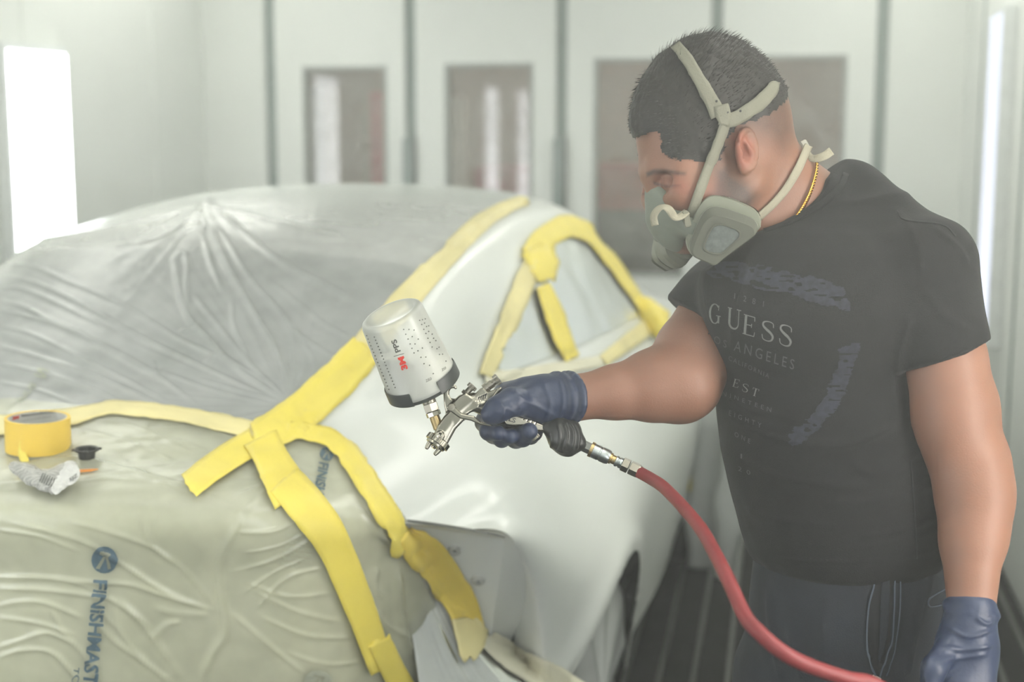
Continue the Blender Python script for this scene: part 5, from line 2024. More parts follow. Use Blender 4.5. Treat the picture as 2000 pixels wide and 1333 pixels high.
strip('pocket_flap', hit_tr, [(1728, 1124, 14), (1726, 1180, 16), (1724, 1240, 14), (1716, 1290, 6)], M_trous, trous, off=.004, th=.0015, nv=4, wr=.0008)
for pts in ([(1712, 1120, 3), (1697, 1180, 3), (1692, 1240, 3), (1698, 1290, 3), (1712, 1326, 3)], [(1748, 1116, 3), (1747, 1190, 3), (1739, 1260, 3), (1716, 1326, 3)],
            [(1850, 1148, 2.5), (1814, 1168, 2.5), (1814, 1186, 2.5), (1850, 1178, 2.5)], [(1756, 1116, 2), (1755, 1190, 2), (1747, 1262, 2), (1730, 1320, 2)]):
    strip('trouser_seam', hit_tr, pts, M_thread, trous, off=.0022, th=.0008, nv=3, wr=0)
strip('belt_loop', hit_tr, [(1798, 1092, 13), (1800, 1116, 13)], M_trous, trous, off=.004, th=.002, nv=3, wr=0)
zp, zn = hit_tr.px(1711, 1323)
box('zip_pull', zp + zn * .003, (.006, .002, .0015), [RV * .9 - UV * .43, UV * .9 + RV * .43, FV], mat('zip_metal', (170, 170, 160), 0.35, metal=.8), trous, bevel=.0006)
M_shoe = mat('black_work_shoe', (28, 28, 28), 0.6)
for dx, dy in ((-.075, .06), (.075, -.03)):
    fx, fy = ct[0] + dx * 1.5, ct[1] + dy * 1.4
    rings = []
    fd = np.array([-.75, -.66, 0])
    fs = np.array([.66, -.75, 0])
    for t_, w_, h_ in ((-.085, .02, .05), (-.075, .034, .085), (-.02, .038, .09), (.05, .042, .07), (.11, .045, .05), (.16, .036, .042), (.18, .015, .03)):
        a = np.linspace(0, 2 * np.pi, 17)[:-1]
        rings.append([np.array([fx, fy, .002]) + fd * t_ + fs * w_ * np.cos(x) + BU * (h_ / 2 + h_ / 2 * np.sin(x)) for x in a])
    loft_rings('shoe', rings, M_shoe, person)

# ------------------------------------------------------------------ gloves
M_glove = mat('navy_nitrile_glove', (40, 50, 74), 0.42, var=0.1, scale=30, bump=0.2, bscale=240)
vx = Vox([C(920, 0, 1.93)[0], C(0, 885, 1.95)[1], 1.80], [C(1145, 0, 1.95)[0], C(0, 715, 1.93)[1], 2.06], 0.0017)
p = lambda r, d=1.93: px2m(r, d)
vx.cone(C(1112, 778, 1.935), C(1050, 782, 1.935), p(47), p(44), k=.012)
vx.cone(C(1060, 782, 1.94), C(1010, 785, 1.95), p(44), p(34), k=.02)
vx.cone(C(1012, 778, 1.945), C(985, 772, 1.955), p(30), p(23), k=.02)
# thumb over the near side of the grip
vx.chain([C(1035, 785, 1.915), C(1000, 786, 1.898), C(972, 800, 1.885), C(958, 811, 1.883)], [p(27), p(25), p(22), p(18)], k=.012)
# four fingers round the far side, tips curling back towards the viewer
FG = [([C(1000, 768, 1.965), C(960, 792, 1.975), C(946, 826, 1.955), C(955, 843, 1.925), C(972, 846, 1.908)], [20, 19, 18, 18, 15]),
      ([C(1020, 780, 1.975), C(975, 815, 1.985), C(965, 848, 1.965), C(980, 856, 1.932), C(998, 853, 1.912)], [20, 20, 19, 18, 15]),
      ([C(1040, 795, 1.975), C(1010, 828, 1.985), C(1008, 856, 1.965), C(1020, 852, 1.930), C(1034, 843, 1.910)], [20, 20, 20, 21, 17]),
      ([C(1060, 805, 1.97), C(1040, 832, 1.98), C(1036, 852, 1.962), C(1044, 846, 1.935), C(1052, 838, 1.925)], [18, 17, 16, 15, 12])]
for pts, rad in FG:
    vx.chain(pts, [p(r) for r in rad], k=.005)
# rolled cuff
for k_ in range(24):
    a = 2 * np.pi * k_ / 24
    a2 = 2 * np.pi * (k_ + 1) / 24
    cc = C(1112, 777, 1.935)
    e1_ = np.array([.20, 0, -.98])
    f_ = lambda t: cc + np.array([.012, 0, 0]) * np.cos(t) + p(46) * (np.array([-.04, .995, 0]) * np.sin(t) + e1_ * np.cos(t))
    vx.cone(f_(a), f_(a2), .0042, .0042, k=.005)
    g_ = lambda t: f_(t) + np.array([-.014, .0, 0])
    vx.cone(g_(a), g_(a2), .0030, .0030, k=.006)
GW = [([(1092, 735), (1100, 780), (1092, 828)], 3, .0016), ([(1060, 742), (1075, 790), (1062, 828)], 5, .0014), ([(1000, 765), (1040, 790), (1090, 815)], 5, .0014), ([(985, 790), (1010, 810), (1040, 815)], 5, .0012),
      ([(975, 785), (985, 800), (982, 815)], 3, .0012)]
gl1 = vox_obj('glove', vx, M_glove, person, 2, lambda V, q, N: ridges(q, GW) * np.clip(-(N @ FV) * 3, 0, 1) + .0005 * noise3(V, 70, 111))
gl1['label'] = 'dark blue nitrile glove gripping the spray gun'
vx = Vox([C(1775, 0, 1.8)[0], C(0, 1520, 1.8)[1], 1.64], [C(1965, 0, 1.8)[0], C(0, 1160, 1.8)[1], 1.93], 0.0022)
vx.cone(C(1897, 1194, 1.80), C(1888, 1260, 1.79), p(50, 1.8), p(51, 1.8), k=.01)
vx.cone(C(1886, 1265, 1.79), C(1872, 1345, 1.775), p(54, 1.8), p(56, 1.8), k=.02, flat=((0, 0, 1), .72))
vx.cone(C(1905, 1275, 1.79), C(1908, 1350, 1.77), p(36, 1.8), p(36, 1.8), k=.02, flat=((0, 0, 1), .72))
for i, (x0, x1, y1, x2, y2, r) in enumerate(((1836, 1822, 1400, 1830, 1452, 16), (1862, 1856, 1412, 1862, 1470, 17), (1890, 1890, 1410, 1893, 1466, 17), (1915, 1920, 1395, 1920, 1438, 15))):
    vx.chain([C(x0, 1345, 1.775), C(x1, y1, 1.765), C(x2, y2, 1.79), C(x2 + 3, y2 + 8, 1.815)], [p(r + 3, 1.8), p(r, 1.8), p(r - 1, 1.8), p(r - 3, 1.8)], k=.005)
vx.chain([C(1850, 1270, 1.77), C(1822, 1310, 1.745), C(1812, 1350, 1.74), C(1818, 1385, 1.745)], [p(24, 1.8), p(22, 1.8), p(19, 1.8), p(16, 1.8)], k=.012)
for k_ in range(20):
    f_ = lambda t: C(1897, 1192, 1.80) + p(48, 1.8) * (np.array([1, -.10, 0]) * np.cos(t) + np.array([0, .06, .9]) * np.sin(t)) + np.array([0, .003 * np.sin(3 * t), 0])
    vx.cone(f_(2 * np.pi * k_ / 20), f_(2 * np.pi * (k_ + 1) / 20), .0035, .0035, k=.005)
GW2 = [([(1850, 1225), (1890, 1245), (1940, 1230)], 4, .003), ([(1845, 1265), (1880, 1270), (1940, 1262)], 5, .003), ([(1905, 1205), (1925, 1220), (1942, 1212)], 4, .003), ([(1840, 1290), (1880, 1285), (1930, 1278)], 5, .002),
       ([(1830, 1250), (1815, 1290), (1800, 1333)], 5, .002)]
gl2 = vox_obj('glove', vx, M_glove, person, 2, lambda V, q, N: ridges(q, GW2) * np.clip(-(N @ FV) * 3, 0, 1) + .0010 * noise3(V, 45, 121))
gl2['label'] = 'blue nitrile glove on the hanging hand'

# ------------------------------------------------------------------ respirator
hit_p = Hit([bodyp, hair])
hit_ps = Hit([bodyp, hair, shirt])
M_mask = mat('grey_elastomer_facepiece', (112, 118, 106), 0.6, var=0.04)
M_cart = mat('khaki_grey_cartridge', (80, 82, 70), 0.5, var=0.03)
M_cartlite = mat('light_grey_rim', (122, 125, 110), 0.5, var=0.03)
M_filter = mat('mottled_filter_pad', (88, 94, 90), 0.8, var=0.25, scale=160)
M_strap = mat('pale_grey_strap', (118, 117, 102), 0.65, var=0.05, bump=0.3, bscale=500)
M_elastic = mat('cream_elastic', (152, 147, 128), 0.75, var=0.05, bump=0.4, bscale=700)
M_label = mat('black_label', (42, 42, 42), 0.5)
M_labelw = mat('white_label', (232, 232, 228), 0.5)
resp = tag(empty('respirator', to_world(hp(1320, 420))), 'grey half-face respirator with two cartridges strapped on the painter\'s face', 'respirator')
vx = Vox(hp(1320, 420) + np.array([-.075, -.085, -.085]), hp(1320, 420) + np.array([.075, .085, .085]), 0.0016)
vx.ell(hp(1320, 428), (.036, .046, .040), HA, k=.012)
vx.chain([hp(1290, 366), hp(1296, 390), hp(1303, 418)], [.012, .019, .028], k=.014)
for sd in (1, -1):
    vx.cone(hp(1288, 372, sd * .010), hp(1330, 425, sd * .040), .010, .014, k=.014)
    vx.cone(hp(1330, 440, sd * .03), hp(1352, 446, sd * .052), .015, .014, k=.01)
fp = vox_obj('facepiece', vx, M_mask, resp, 3)
va = to_world(hp(1306, 448))
lathe('exhale_valve', va, HF @ ROT - UV * .5, [(0, .019), (.008, .019), (.011, .016), (.012, .008), (.012, 0)], M_cart, resp, seg=32)


def c6(pts):
    return np.array([(1200 + x / 5.128, 280 + y / 5.128) for x, y in pts])


PR = c6([(715, 1000), (726, 915), (790, 740), (850, 620), (920, 545), (1020, 520), (1200, 570), (1400, 660), (1462, 740), (1468, 800), (1430, 880), (1120, 1120), (1010, 1205), (900, 1185), (765, 1110)])
PF = c6([(778, 1085), (800, 1000), (850, 880), (890, 800), (935, 750), (1000, 722), (1110, 735), (1340, 812), (1408, 860), (1412, 905), (1380, 945), (1110, 1145), (1010, 1221), (930, 1200), (800, 1140)])
PW = c6([(905, 1030), (930, 960), (965, 880), (1000, 838), (1060, 820), (1130, 835), (1210, 866), (1250, 900), (1248, 940), (1215, 975), (1090, 1085), (1030, 1102), (960, 1090), (918, 1068)])
cen = PR.mean(0)


def ringw(poly, k, sh, d, n=72):
    q = closed_curve(poly, n)
    c = q.mean(0)
    q = c + (q - c) * k + np.array(sh)
    # the front plane leans: its lower end is a little farther away
    return np.array([C(x, y, d - .022 + (y - 445) * 0.00005 + (x - 1400) * -0.00010) for x, y in q])


PMID = PR * .45 + PF * .55
LAY = [(PR, .86, (3, -8), 1.902), (PR, .90, (3, -7), 1.896), (PR, .97, (1, -2), 1.893), (PR, 1.0, (0, 0), 1.888), (PR, 1.0, (0, 0), 1.878), (PR, .965, (0, 0), 1.8735), (PMID, .985, (0, 0), 1.8735),
       (PMID, 1.0, (0, 0), 1.871), (PMID, .985, (0, 0), 1.864), (PF, 1.0, (0, 0), 1.860), (PF, .96, (0, 0), 1.8585)]
LC = [ringw(*l) for l in LAY]
FR = [ringw(PW, 1.10, (0, 0), 1.8585), ringw(PW, 1.08, (0, 0), 1.8568), ringw(PW, 1.0, (0, 0), 1.8568), ringw(PW, .97, (0, 0), 1.8590)]
FPAD = [ringw(PW, 1.0, (0, 0), 1.8592), ringw(PW, .98, (0, 0), 1.8580), ringw(PW, .6, (0, 0), 1.8574)]


def refl(R):
    R = np.asarray(R)
    return R - 2 * ((R - HC) @ HS)[:, None] * HS


for near in (True, False):
    T_ = (lambda R: to_world(R)) if near else (lambda R: to_world(refl(R)))
    ct_ = loft_rings('cartridge', [T_(R) for R in LC[:9]], M_cartlite, resp, deg=28)
    loft_rings('cartridge_face', [T_(R) for R in LC[8:]], M_cart, ct_, cap0=False, deg=28)
    loft_rings('window_rim', [T_(R) for R in FR], M_cart, ct_, cap0=False, cap1=False)
    loft_rings('filter_window', [T_(R) for R in FPAD], M_filter, ct_, cap0=False)
    n0 = len(LC[0])
    if near:
        # label strip round the back of the rim
        R0, R1_ = ringw(PR, .975, (1, -3), 1.8955), ringw(PR, .915, (2, -6), 1.8965)
        def arcband(nm, i0, i1, m_):
            idx = [i % n0 for i in range(i0, i1)]
            G_ = np.stack([to_world(R0[idx]), to_world(R1_[idx])], 1)
            mesh(nm, G_.reshape(-1, 3) - FV * .003, grid_faces(len(idx), 2), m_, ct_)
        arcband('cartridge_label', 18, 24, M_label)
        arcband('cartridge_label', 24, 29, M_labelw)
        arcband('cartridge_label', 29, 38, M_label)

strip('head_strap', hit_p, [(1322, 92, 20), (1345, 122, 23), (1366, 158, 24), (1388, 198, 27), (1402, 226, 34)], M_strap, resp, off=.0035, th=.002, nv=5, wr=0, smooth=6)
strip('head_strap', hit_p, [(1509, 163, 16), (1502, 180, 24), (1478, 204, 26), (1450, 222, 25), (1425, 234, 28), (1404, 230, 30)], M_strap, resp, off=.0042, th=.002, nv=5, wr=0, smooth=6)
strip('strap_plate', hit_p, [(1406, 206, 26), (1410, 226, 30), (1412, 246, 16)], M_strap, resp, off=.0052, th=.0015, nv=5, wr=0, smooth=6)
strip('cheek_strap', hit_p, [(1414, 240, 18), (1401, 275, 18), (1383, 320, 18), (1366, 365, 18), (1352, 405, 17), (1344, 436, 16)], M_strap, resp, off=.0045, th=.0018, nv=4, wr=0, smooth=8)
for x, y in ((1398, 200), (1418, 219), (1445, 217)):
    h, n = hit_p.px(x, y)
    lathe('rivet', h + n * .0062, n, [(0, .0016), (.001, .0014), (.0012, 0)], M_label, resp, seg=12)
strip('neck_strap', hit_p, [(1478, 424, 14), (1510, 395, 14), (1535, 366, 15), (1556, 330, 16), (1568, 302, 15), (1575, 284, 14)], M_elastic, resp, off=.003, th=.0015, nv=4, wr=0, smooth=8)
h, n = hit_p.px(1568, 288)
dk_ = (h - CAM) @ FV if h is not None else 1.96
box('neck_buckle', W(1573, 284, dk_ - .006), (.0075, .0045, .002), [(RV * .5 - UV * .87), (RV * .87 + UV * .5), FV], mat('clear_buckle', (170, 168, 156), 0.3), resp, bevel=.0012)
ribbon3('strap_tail', [W(1570, 290, dk_ - .006), W(1580, 306, dk_ - .016), W(1594, 310, dk_ - .024), W(1610, 305, dk_ - .026), W(1624, 295, dk_ - .022)],
        [-FV, -FV * .9 + UV * .3, -FV * .9 + UV * .3, -FV * .9 + UV * .25, -FV], .0115, .001, M_elastic, resp)
ribbon3('strap_tail', [W(1342, 414, 1.852), W(1328, 424, 1.848), W(1317, 423, 1.846), W(1307, 410, 1.846), W(1296, 405, 1.848), W(1284, 411, 1.852), W(1277, 424, 1.854), W(1280, 441, 1.854)],
        [-FV * .7 + UV * .7, -FV * .8 + UV * .6, -FV * .9 - RV * .4 + UV * .3, -FV * .9 - RV * .3 + UV * .5, -FV * .7 + UV * .7, -FV * .8 - RV * .6 + UV * .3, -FV * .8 - RV * .6, -FV * .8 - RV * .6],
        .0105, .001, M_elastic, resp)
box('front_buckle', W(1341, 428, 1.852), (.0045, .011, .003), [RV * .97 + UV * .2, UV * .97 - RV * .2, FV], M_strap, resp, bevel=.0012)
ribbon3('strap_tail', [W(1268, 326, 1.985), W(1258, 338, 1.985), W(1260, 352, 1.982), W(1269, 362, 1.975), W(1282, 369, 1.96)], [-RV - FV * .6, -RV - FV * .7, -RV * .9 - FV * .8 - UV * .3, -RV * .6 - FV - UV * .5, -FV - UV * .5], .010, .001, M_elastic, resp)

# ------------------------------------------------------------------ necklace
M_gold = mat('gold', (232, 190, 92), 0.25, metal=1.0, var=0.04)
path = resample([(1578, 284), (1588, 302), (1592, 328), (1587, 354), (1577, 384), (1562, 412), (1552, 426)], 5.2)
nk0, _ = hit_p.px(1590, 330)
neck = tag(empty('necklace', nk0), 'gold curb chain round the painter\'s neck', 'necklace')
pts, nn = [], []
for x, y in path:
    h, n = hit_p.px(x, y)
    if h is not None:
        pts.append(h)
        nn.append(n)
pts = np.array(pts)
for _ in range(4):
    pts[1:-1] = (pts[:-2] + 2 * pts[1:-1] + pts[2:]) / 4
for i in range(len(pts) - 1):
    t = pts[i + 1] - pts[i]
    t /= np.linalg.norm(t)
    n = nn[i] - t * (nn[i] @ t)
    n /= np.linalg.norm(n)
    b = np.cross(t, n)
    tw = .75
    u1 = t * math.cos(.5) + b * math.sin(.5)
    v1 = (b * math.cos(.5) - t * math.sin(.5)) * math.cos(tw) + n * math.sin(tw)
    a = np.linspace(0, 2 * np.pi, 15)
    c_ = pts[i] + n * .0036
    ringp = [c_ + u1 * .0033 * math.cos(x) + v1 * .0032 * math.sin(x) for x in a]
    tube('chain_link', ringp, .0011, M_gold, neck, seg=6, per=1, cap=False)

# ------------------------------------------------------------------ spray gun
GD = 1.925
M_chrome = mat('polished_nickel', (160, 156, 143), 0.17, metal=1.0, var=0.02)
M_satin = mat('satin_nickel', (146, 142, 130), 0.34, metal=1.0, var=0.04)
M_brass = mat('worn_brass', (176, 156, 112), 0.35, metal=1.0, var=0.06)
M_zinc = mat('zinc_plate', (170, 176, 174), 0.32, metal=1.0, var=0.06)
M_collar = mat('dark_collar_plastic', (52, 56, 54), 0.4)
M_cup = film_mat('clear_cup_plastic', (224, 226, 218), 0.46, rough=0.3, glossy=0.1)
M_fluid = mat('off_white_paint', (214, 214, 202), 0.35, var=0.01)
M_ink = mat('dark_ink', (86, 86, 82), 0.6)


def g(x, y, d=GD):
    return W(680 + x / 3.703, 560 + y / 3.703, d)


def gc(x, y, d=GD):
    return C(680 + x / 3.703, 560 + y / 3.703, d)


def h5(x, y, d=GD):
    return C(880 + x / 5, 700 + y / 5, d)


PXM = GD / FPX
gun = tag(empty('spray_gun', W(870, 800, GD)), 'nickel gravity-feed spray gun with a clear cup, held in the gloved hand', 'spray gun')
vx = Vox(C(820, 905, GD) - [0, 0, .035], C(1072, 735, GD) + [0, 0, .035], 0.0009)
P2 = lambda pts: np.array([gc(x, y)[:2] for x, y in pts])
P5 = lambda pts: np.array([h5(x, y)[:2] for x, y in pts])
vx.poly(P2([(628, 1062), (650, 1000), (700, 930), (760, 870), (838, 945), (835, 972), (780, 1030), (705, 1168), (660, 1140)]), GD, .0105, .004, k=.003)
vx.cone(gc(740, 985), gc(655, 1110), 50 / 3.703 * PXM, 56 / 3.703 * PXM, k=.003)
vx.poly(P2([(725, 872), (800, 792), (852, 765), (905, 800), (958, 842), (930, 892), (880, 915), (830, 958), (770, 915)]), GD, .0095, .003, k=.002)
vx.cone(gc(770, 925), gc(905, 812), .0095, .0085, k=.002)
vx.poly(P2([(862, 792), (905, 790), (958, 735), (985, 728), (1010, 762), (1085, 735), (1108, 742), (1050, 812), (992, 850), (942, 862), (900, 830)]), GD, .0085, .002, k=.0015)
for k_ in range(4):
    x, y = 945 + k_ * 17, 800 - k_ * 7
    vx.poly(P2([(x, y + 2), (x + 9, y - 2), (x + 4, y + 34), (x - 5, y + 36)]), GD - .0092, .0016, .0004, k=.0006, sub=True)
vx.poly(P2([(708, 922), (694, 850), (688, 775), (700, 732), (728, 706), (758, 702), (782, 718), (788, 738), (778, 745), (762, 736), (744, 740), (733, 758), (731, 785), (742, 806), (768, 812), (792, 806), (812, 784), (822, 800), (770, 850), (735, 900)]), GD, .0035, .0022, k=.003)
vx.ell(gc(662, 1080, GD - .014), (.0065, .0075, .004), k=.002)
vx.ell(gc(662, 1080, GD - .0185), (.0040, .0050, .003), k=.001, sub=True)
# handle
vx.cone(h5(280, 470), h5(560, 600), .0100, .0100, k=.004)
vx.poly(P5([(520, 600), (560, 565), (630, 538), (705, 566), (800, 600), (905, 645), (955, 682), (935, 716), (830, 712), (790, 690), (700, 660), (600, 664), (535, 655)]), GD - .004, .0085, .003, k=.002)
for k_ in range(4):
    x, y = 712 + k_ * 38, 586 + k_ * 16
    vx.poly(P5([(x, y - 14), (x + 8, y - 11), (x + 2, y + 10), (x - 6, y + 8)]), GD - .013, .0016, .0004, k=.0006, sub=True)
gb = vox_obj('gun_body', vx, M_chrome, gun, 1)
# trigger
vx = Vox(h5(-60, 700, 1.90) - [0, 0, .02], h5(470, 420, 1.90) + [0, 0, .02], 0.0008)
vx.poly(P5([(-22, 470), (-8, 448), (24, 452), (112, 535), (232, 560), (300, 615), (380, 636), (450, 655), (420, 668), (290, 646), (200, 606), (100, 586), (-12, 506)]), GD - .0135, .0022, .0016, k=.001)
trg = vox_obj('trigger', vx, M_chrome, gun, 1)
lathe('pivot_screw', g(748, 874, GD - .0155), -FV, [(-.012, .0042), (0, .0050), (.0014, .0044), (.0016, .0016), (.0010, .0012), (.0010, 0)], M_satin, gun, seg=24)
V_, F_2 = text_tris('LS', .03)
decal('handle_marking', V_, F_2, (993, 823), (13, 4), (2, -9), Hit([gb]), M_ink, gb, off=.0006)
# air cap
axc = (-.57 * RV - .78 * UV - .22 * FV)
axc /= np.linalg.norm(axc)
oc = g(668, 1096)


def gear(name, o, axis, prof, n, amp, material, parent):
    a, u, v = frame_of(axis)
    seg = n * 4
    ang = np.linspace(0, 2 * np.pi, seg, endpoint=False)
    k = 1 + amp * np.sign(np.cos(ang * n))
    rings = []
    for h_, r_, kn in prof:
        kk = k if kn else np.ones(seg)
        rings.append(np.asarray(o) + a * h_ + (r_ * kk)[:, None] * (np.cos(ang)[:, None] * u + np.sin(ang)[:, None] * v))
    return loft_rings(name, rings, material, parent)


q_ = PXM
ac = gear('air_cap', oc, axc, [(0, 15 * q_, 0), (2 * q_, 22 * q_, 0), (4 * q_, 24.5 * q_, 1), (14 * q_, 24.5 * q_, 1), (15 * q_, 21 * q_, 0), (19 * q_, 20 * q_, 0), (21 * q_, 13 * q_, 0), (22 * q_, 6 * q_, 0), (25 * q_, 4 * q_, 0)], 14, .035, M_chrome, gun)
hs_ = (.80 * RV - .58 * UV)
hs_ -= axc * (hs_ @ axc)
hs_ /= np.linalg.norm(hs_)
for sg in (-1, 1):
    b0_ = oc + axc * 17 * q_ + hs_ * sg * 12 * q_
    lathe('horn', b0_, axc + hs_ * sg * -.12, [(0, 5.5 * q_), (10 * q_, 4.8 * q_), (16 * q_, 3.8 * q_), (17.5 * q_, 2 * q_), (17.6 * q_, 0)], M_chrome, ac, seg=16)
# knobs
def knob(name, a, b, prof, n=18):
    a, b = np.asarray(a), np.asarray(b)
    return gear(name, a, b - a, [(h_ * q_, r_ * q_, kn) for h_, r_, kn in prof], n, .05, M_satin, gun)


knob('fan_knob', g(842, 785), g(915, 705), [(0, 9, 0), (7, 9, 0), (7.5, 6, 0), (17, 6, 0), (17.5, 9.5, 1), (25, 9.5, 1), (26, 7, 0)])
knob('fluid_knob', g(985, 745), g(1085, 668), [(0, 10, 0), (8, 10, 0), (8.5, 8, 0), (20, 8, 0), (20.5, 6.5, 0), (26, 6.5, 0), (26.5, 10.5, 1), (35, 10.5, 1), (36, 8, 0)])
knob('needle_packing', g(752, 1012), g(838, 945), [(0, 5, 0), (8, 5, 0), (8.5, 4, 0), (24, 4, 0), (24.5, 6, 1), (30, 6, 0)], 8)
knob('air_valve', C(1036, 842, GD - .012) @ ROT + CAM, C(1050, 860, GD - .012) @ ROT + CAM, [(0, 5.5, 0), (10, 5.5, 0), (10.5, 8, 1), (19, 8, 1), (20, 6, 0)])
vx = Vox(gc(1025, 820) - [0, 0, .015], gc(1125, 712) + [0, 0, .015], 0.0009)
vx.poly(P2([(1040, 792), (1072, 738), (1098, 724), (1114, 730), (1112, 748), (1082, 786), (1048, 806)]), GD - .004, .0060, .003, k=.001)
vox_obj('side_plug', vx, M_chrome, gun, 1)

# cup
top_, bot_ = np.array([768, 613.0]), np.array([826, 750.0])
tl = math.radians(23)
d2 = (top_ - bot_) / np.linalg.norm(top_ - bot_)
axu = (d2[0] * RV - d2[1] * UV) * math.cos(tl) - FV * math.sin(tl)
perp = (-d2[1] * RV - d2[0] * UV)
if perp @ RV < 0:
    perp = -perp
Lc = np.linalg.norm(top_ - bot_) / math.cos(tl) * PXM
r0_, r1_ = 72 * PXM, 62 * PXM
ob_ = W(bot_[0], bot_[1], GD + .004)
rr = lambda h_: r0_ + (r1_ - r0_) * h_ / Lc
cup = lathe('paint_cup', ob_, axu, [(0, r0_ * 1.02), (.004, r0_ * 1.02), (.005, r0_), (Lc - .006, rr(Lc - .006)), (Lc - .002, r1_ * .97), (Lc, r1_ * .90), (Lc, r1_ * .78), (Lc - .003, r1_ * .73), (Lc - .004, 0)], M_cup, gun, seg=72, uref=perp, bevel_deg=60)
# paint inside, level with the ground
bm = bmesh.new()
hh = [0.003, Lc * .35, Lc * .7, Lc - .012]
vsn_ = []
a_n = axu
u_n = perp
v_n = np.cross(axu, perp)
for h_ in hh:
    vsn_.append([bm.verts.new(ob_ + axu * h_ + rr(h_) * .95 * (math.cos(t) * u_n + math.sin(t) * v_n)) for t in np.linspace(0, 2 * np.pi, 49)[:-1]])
for i in range(3):
    for j in range(48):
        bm.faces.new([vsn_[i][j], vsn_[i][(j + 1) % 48], vsn_[i + 1][(j + 1) % 48], vsn_[i + 1][j]])
bm.faces.new(vsn_[0][::-1])
bm.faces.new(vsn_[3])
lev = W(784, 693, GD)
res = bmesh.ops.bisect_plane(bm, geom=bm.verts[:] + bm.edges[:] + bm.faces[:], plane_co=Vector(lev), plane_no=Vector((0, 0, 1)), clear_outer=True)
ed = [e for e in res['geom_cut'] if isinstance(e, bmesh.types.BMEdge)]
bmesh.ops.contextual_create(bm, geom=ed)
bmesh.ops.recalc_face_normals(bm, faces=bm.faces)
me_ = bpy.data.meshes.new('paint_fill')
bm.to_mesh(me_)
bm.free()
fillo = link_mesh('paint_fill', me_, M_fluid, cup)
me_.polygons.foreach_set('use_smooth', np.ones(len(me_.polygons), bool))
sharp(fillo, 40)
# collar: rim all round with two taller tabs
cv = -1 if (v_n @ FV) > 0 else 1         # sign of v that faces the viewer
lathe('cup_rim', ob_, axu, [(-.006, r0_ * .96), (-.004, r0_ * 1.01), (.0, r0_ * 1.02), (.0, r0_ * .7), (-.006, r0_ * .6)], M_collar, gun, seg=72, uref=perp, closed=True)
for a_, b_ in ((112, 200), (-12, 66), (240, 300)):
    lo_, hi_ = (math.radians(a_), math.radians(b_)) if cv > 0 else (-math.radians(b_), -math.radians(a_))
    lathe('collar_tab', ob_, axu, [(-.006, r0_ * 1.0), (-.004, r0_ * 1.045), (.012, r0_ * 1.035), (.0145, r0_ * 1.015), (.012, r0_ * .99)], M_collar, gun, seg=24, a0=lo_, a1=hi_, uref=perp, closed=True)
lathe('cup_lid', ob_, -axu, [(.004, r0_ * .97), (.008, r0_ * .8), (.012, r0_ * .5), (.014, .013), (.018, .012)], M_cup, gun, seg=48)
# feed stem between cup and gun
oa = W(835, 776, GD)
axd = (.33 * RV - .94 * UV)
lathe('feed_nut', oa, axd, [(-6 * q_, 17 * q_), (6 * q_, 17 * q_), (7 * q_, 13.5 * q_), (13 * q_, 13.5 * q_)], M_satin, gun, seg=32)
lathe('feed_nut', oa + axd * 13 * q_, axd, [(0, 13 * q_), (1 * q_, 15.5 * q_), (16 * q_, 15.5 * q_), (17 * q_, 13 * q_)], M_satin, gun, seg=6)
lathe('feed_nut', oa + axd * 31 * q_, axd, [(-1 * q_, 12 * q_), (0, 14.5 * q_), (8 * q_, 14.5 * q_), (9 * q_, 12 * q_)], M_chrome, gun, seg=8)
lathe('feed_stem', oa + axd * 39 * q_, axd, [(0, 10 * q_), (26 * q_, 10 * q_), (30 * q_, 6 * q_)], M_brass, gun, seg=32)
# printing on the cup
hit_c = Hit([cup])
dots = [(515, 245), (530, 275), (545, 310), (560, 340), (575, 375), (590, 405), (605, 438), (535, 240), (550, 265), (565, 290), (580, 325), (605, 345), (615, 375), (640, 450), (555, 235), (580, 285),
        (632, 392), (655, 440), (658, 492), (680, 490), (705, 540), (400, 310), (415, 345), (432, 380), (447, 415), (460, 447), (475, 480), (438, 310), (462, 362), (482, 415), (503, 465),
        (525, 512), (547, 558), (475, 315), (505, 380), (535, 445), (560, 510), (587, 570), (614, 630)]
dots += [(135 + 160 * t, 355 + 388 * t) for t in np.linspace(0, 1, 17)] + [(190 + 150 * t, 365 + 365 * t) for t in np.linspace(0, 1, 17)]
DV, DF = [], []
for x, y in dots:
    x, y = 680 + x / 3.703, 560 + y / 3.703
    b = len(DV)
    ok = True
    for dx, dy in ((-1.1, -.9), (1.1, -1.3), (1.5, .9), (-.8, 1.4)):
        h, n = hit_c.px(x + dx, y + dy)
        if h is None:
            ok = False
            break
        DV.append(h + n * .0004)
    if ok:
        DF.append((b, b + 1, b + 2, b + 3))
    else:
        DV = DV[:b]
mesh('graduation_dots', DV, DF, M_ink, cup, smooth=False)
V_, F_2 = text_tris('3M', .05)
decal('cup_lettering', V_, F_2, (797, 720), (-8.5, -25), (-12, 4.4), hit_c, M_redp, cup, off=.0005)
V_, F_2 = text_tris('PPS', .03)
decal('cup_lettering', V_, F_2, (783, 686), (-9.5, -24), (-10, 4), hit_c, M_ink, cup, off=.0005)
decal('cup_lettering', [(0, 0), (1, 0), (1, 1), (0, 1)], [(0, 1, 2, 3)], (769, 696), (20, -6), (.3, 1), hit_c, M_ink, cup, off=.0005)
V_, F_2 = text_tris('250', .0)
decal('cup_lettering', V_, F_2, (832, 747), (11, -5), (-1, -5), hit_c, M_ink, cup, off=.0005)
decal('cup_lettering', V_, F_2, (863, 726), (8, -5), (-1, -5), hit_c, M_ink, cup, off=.0005)

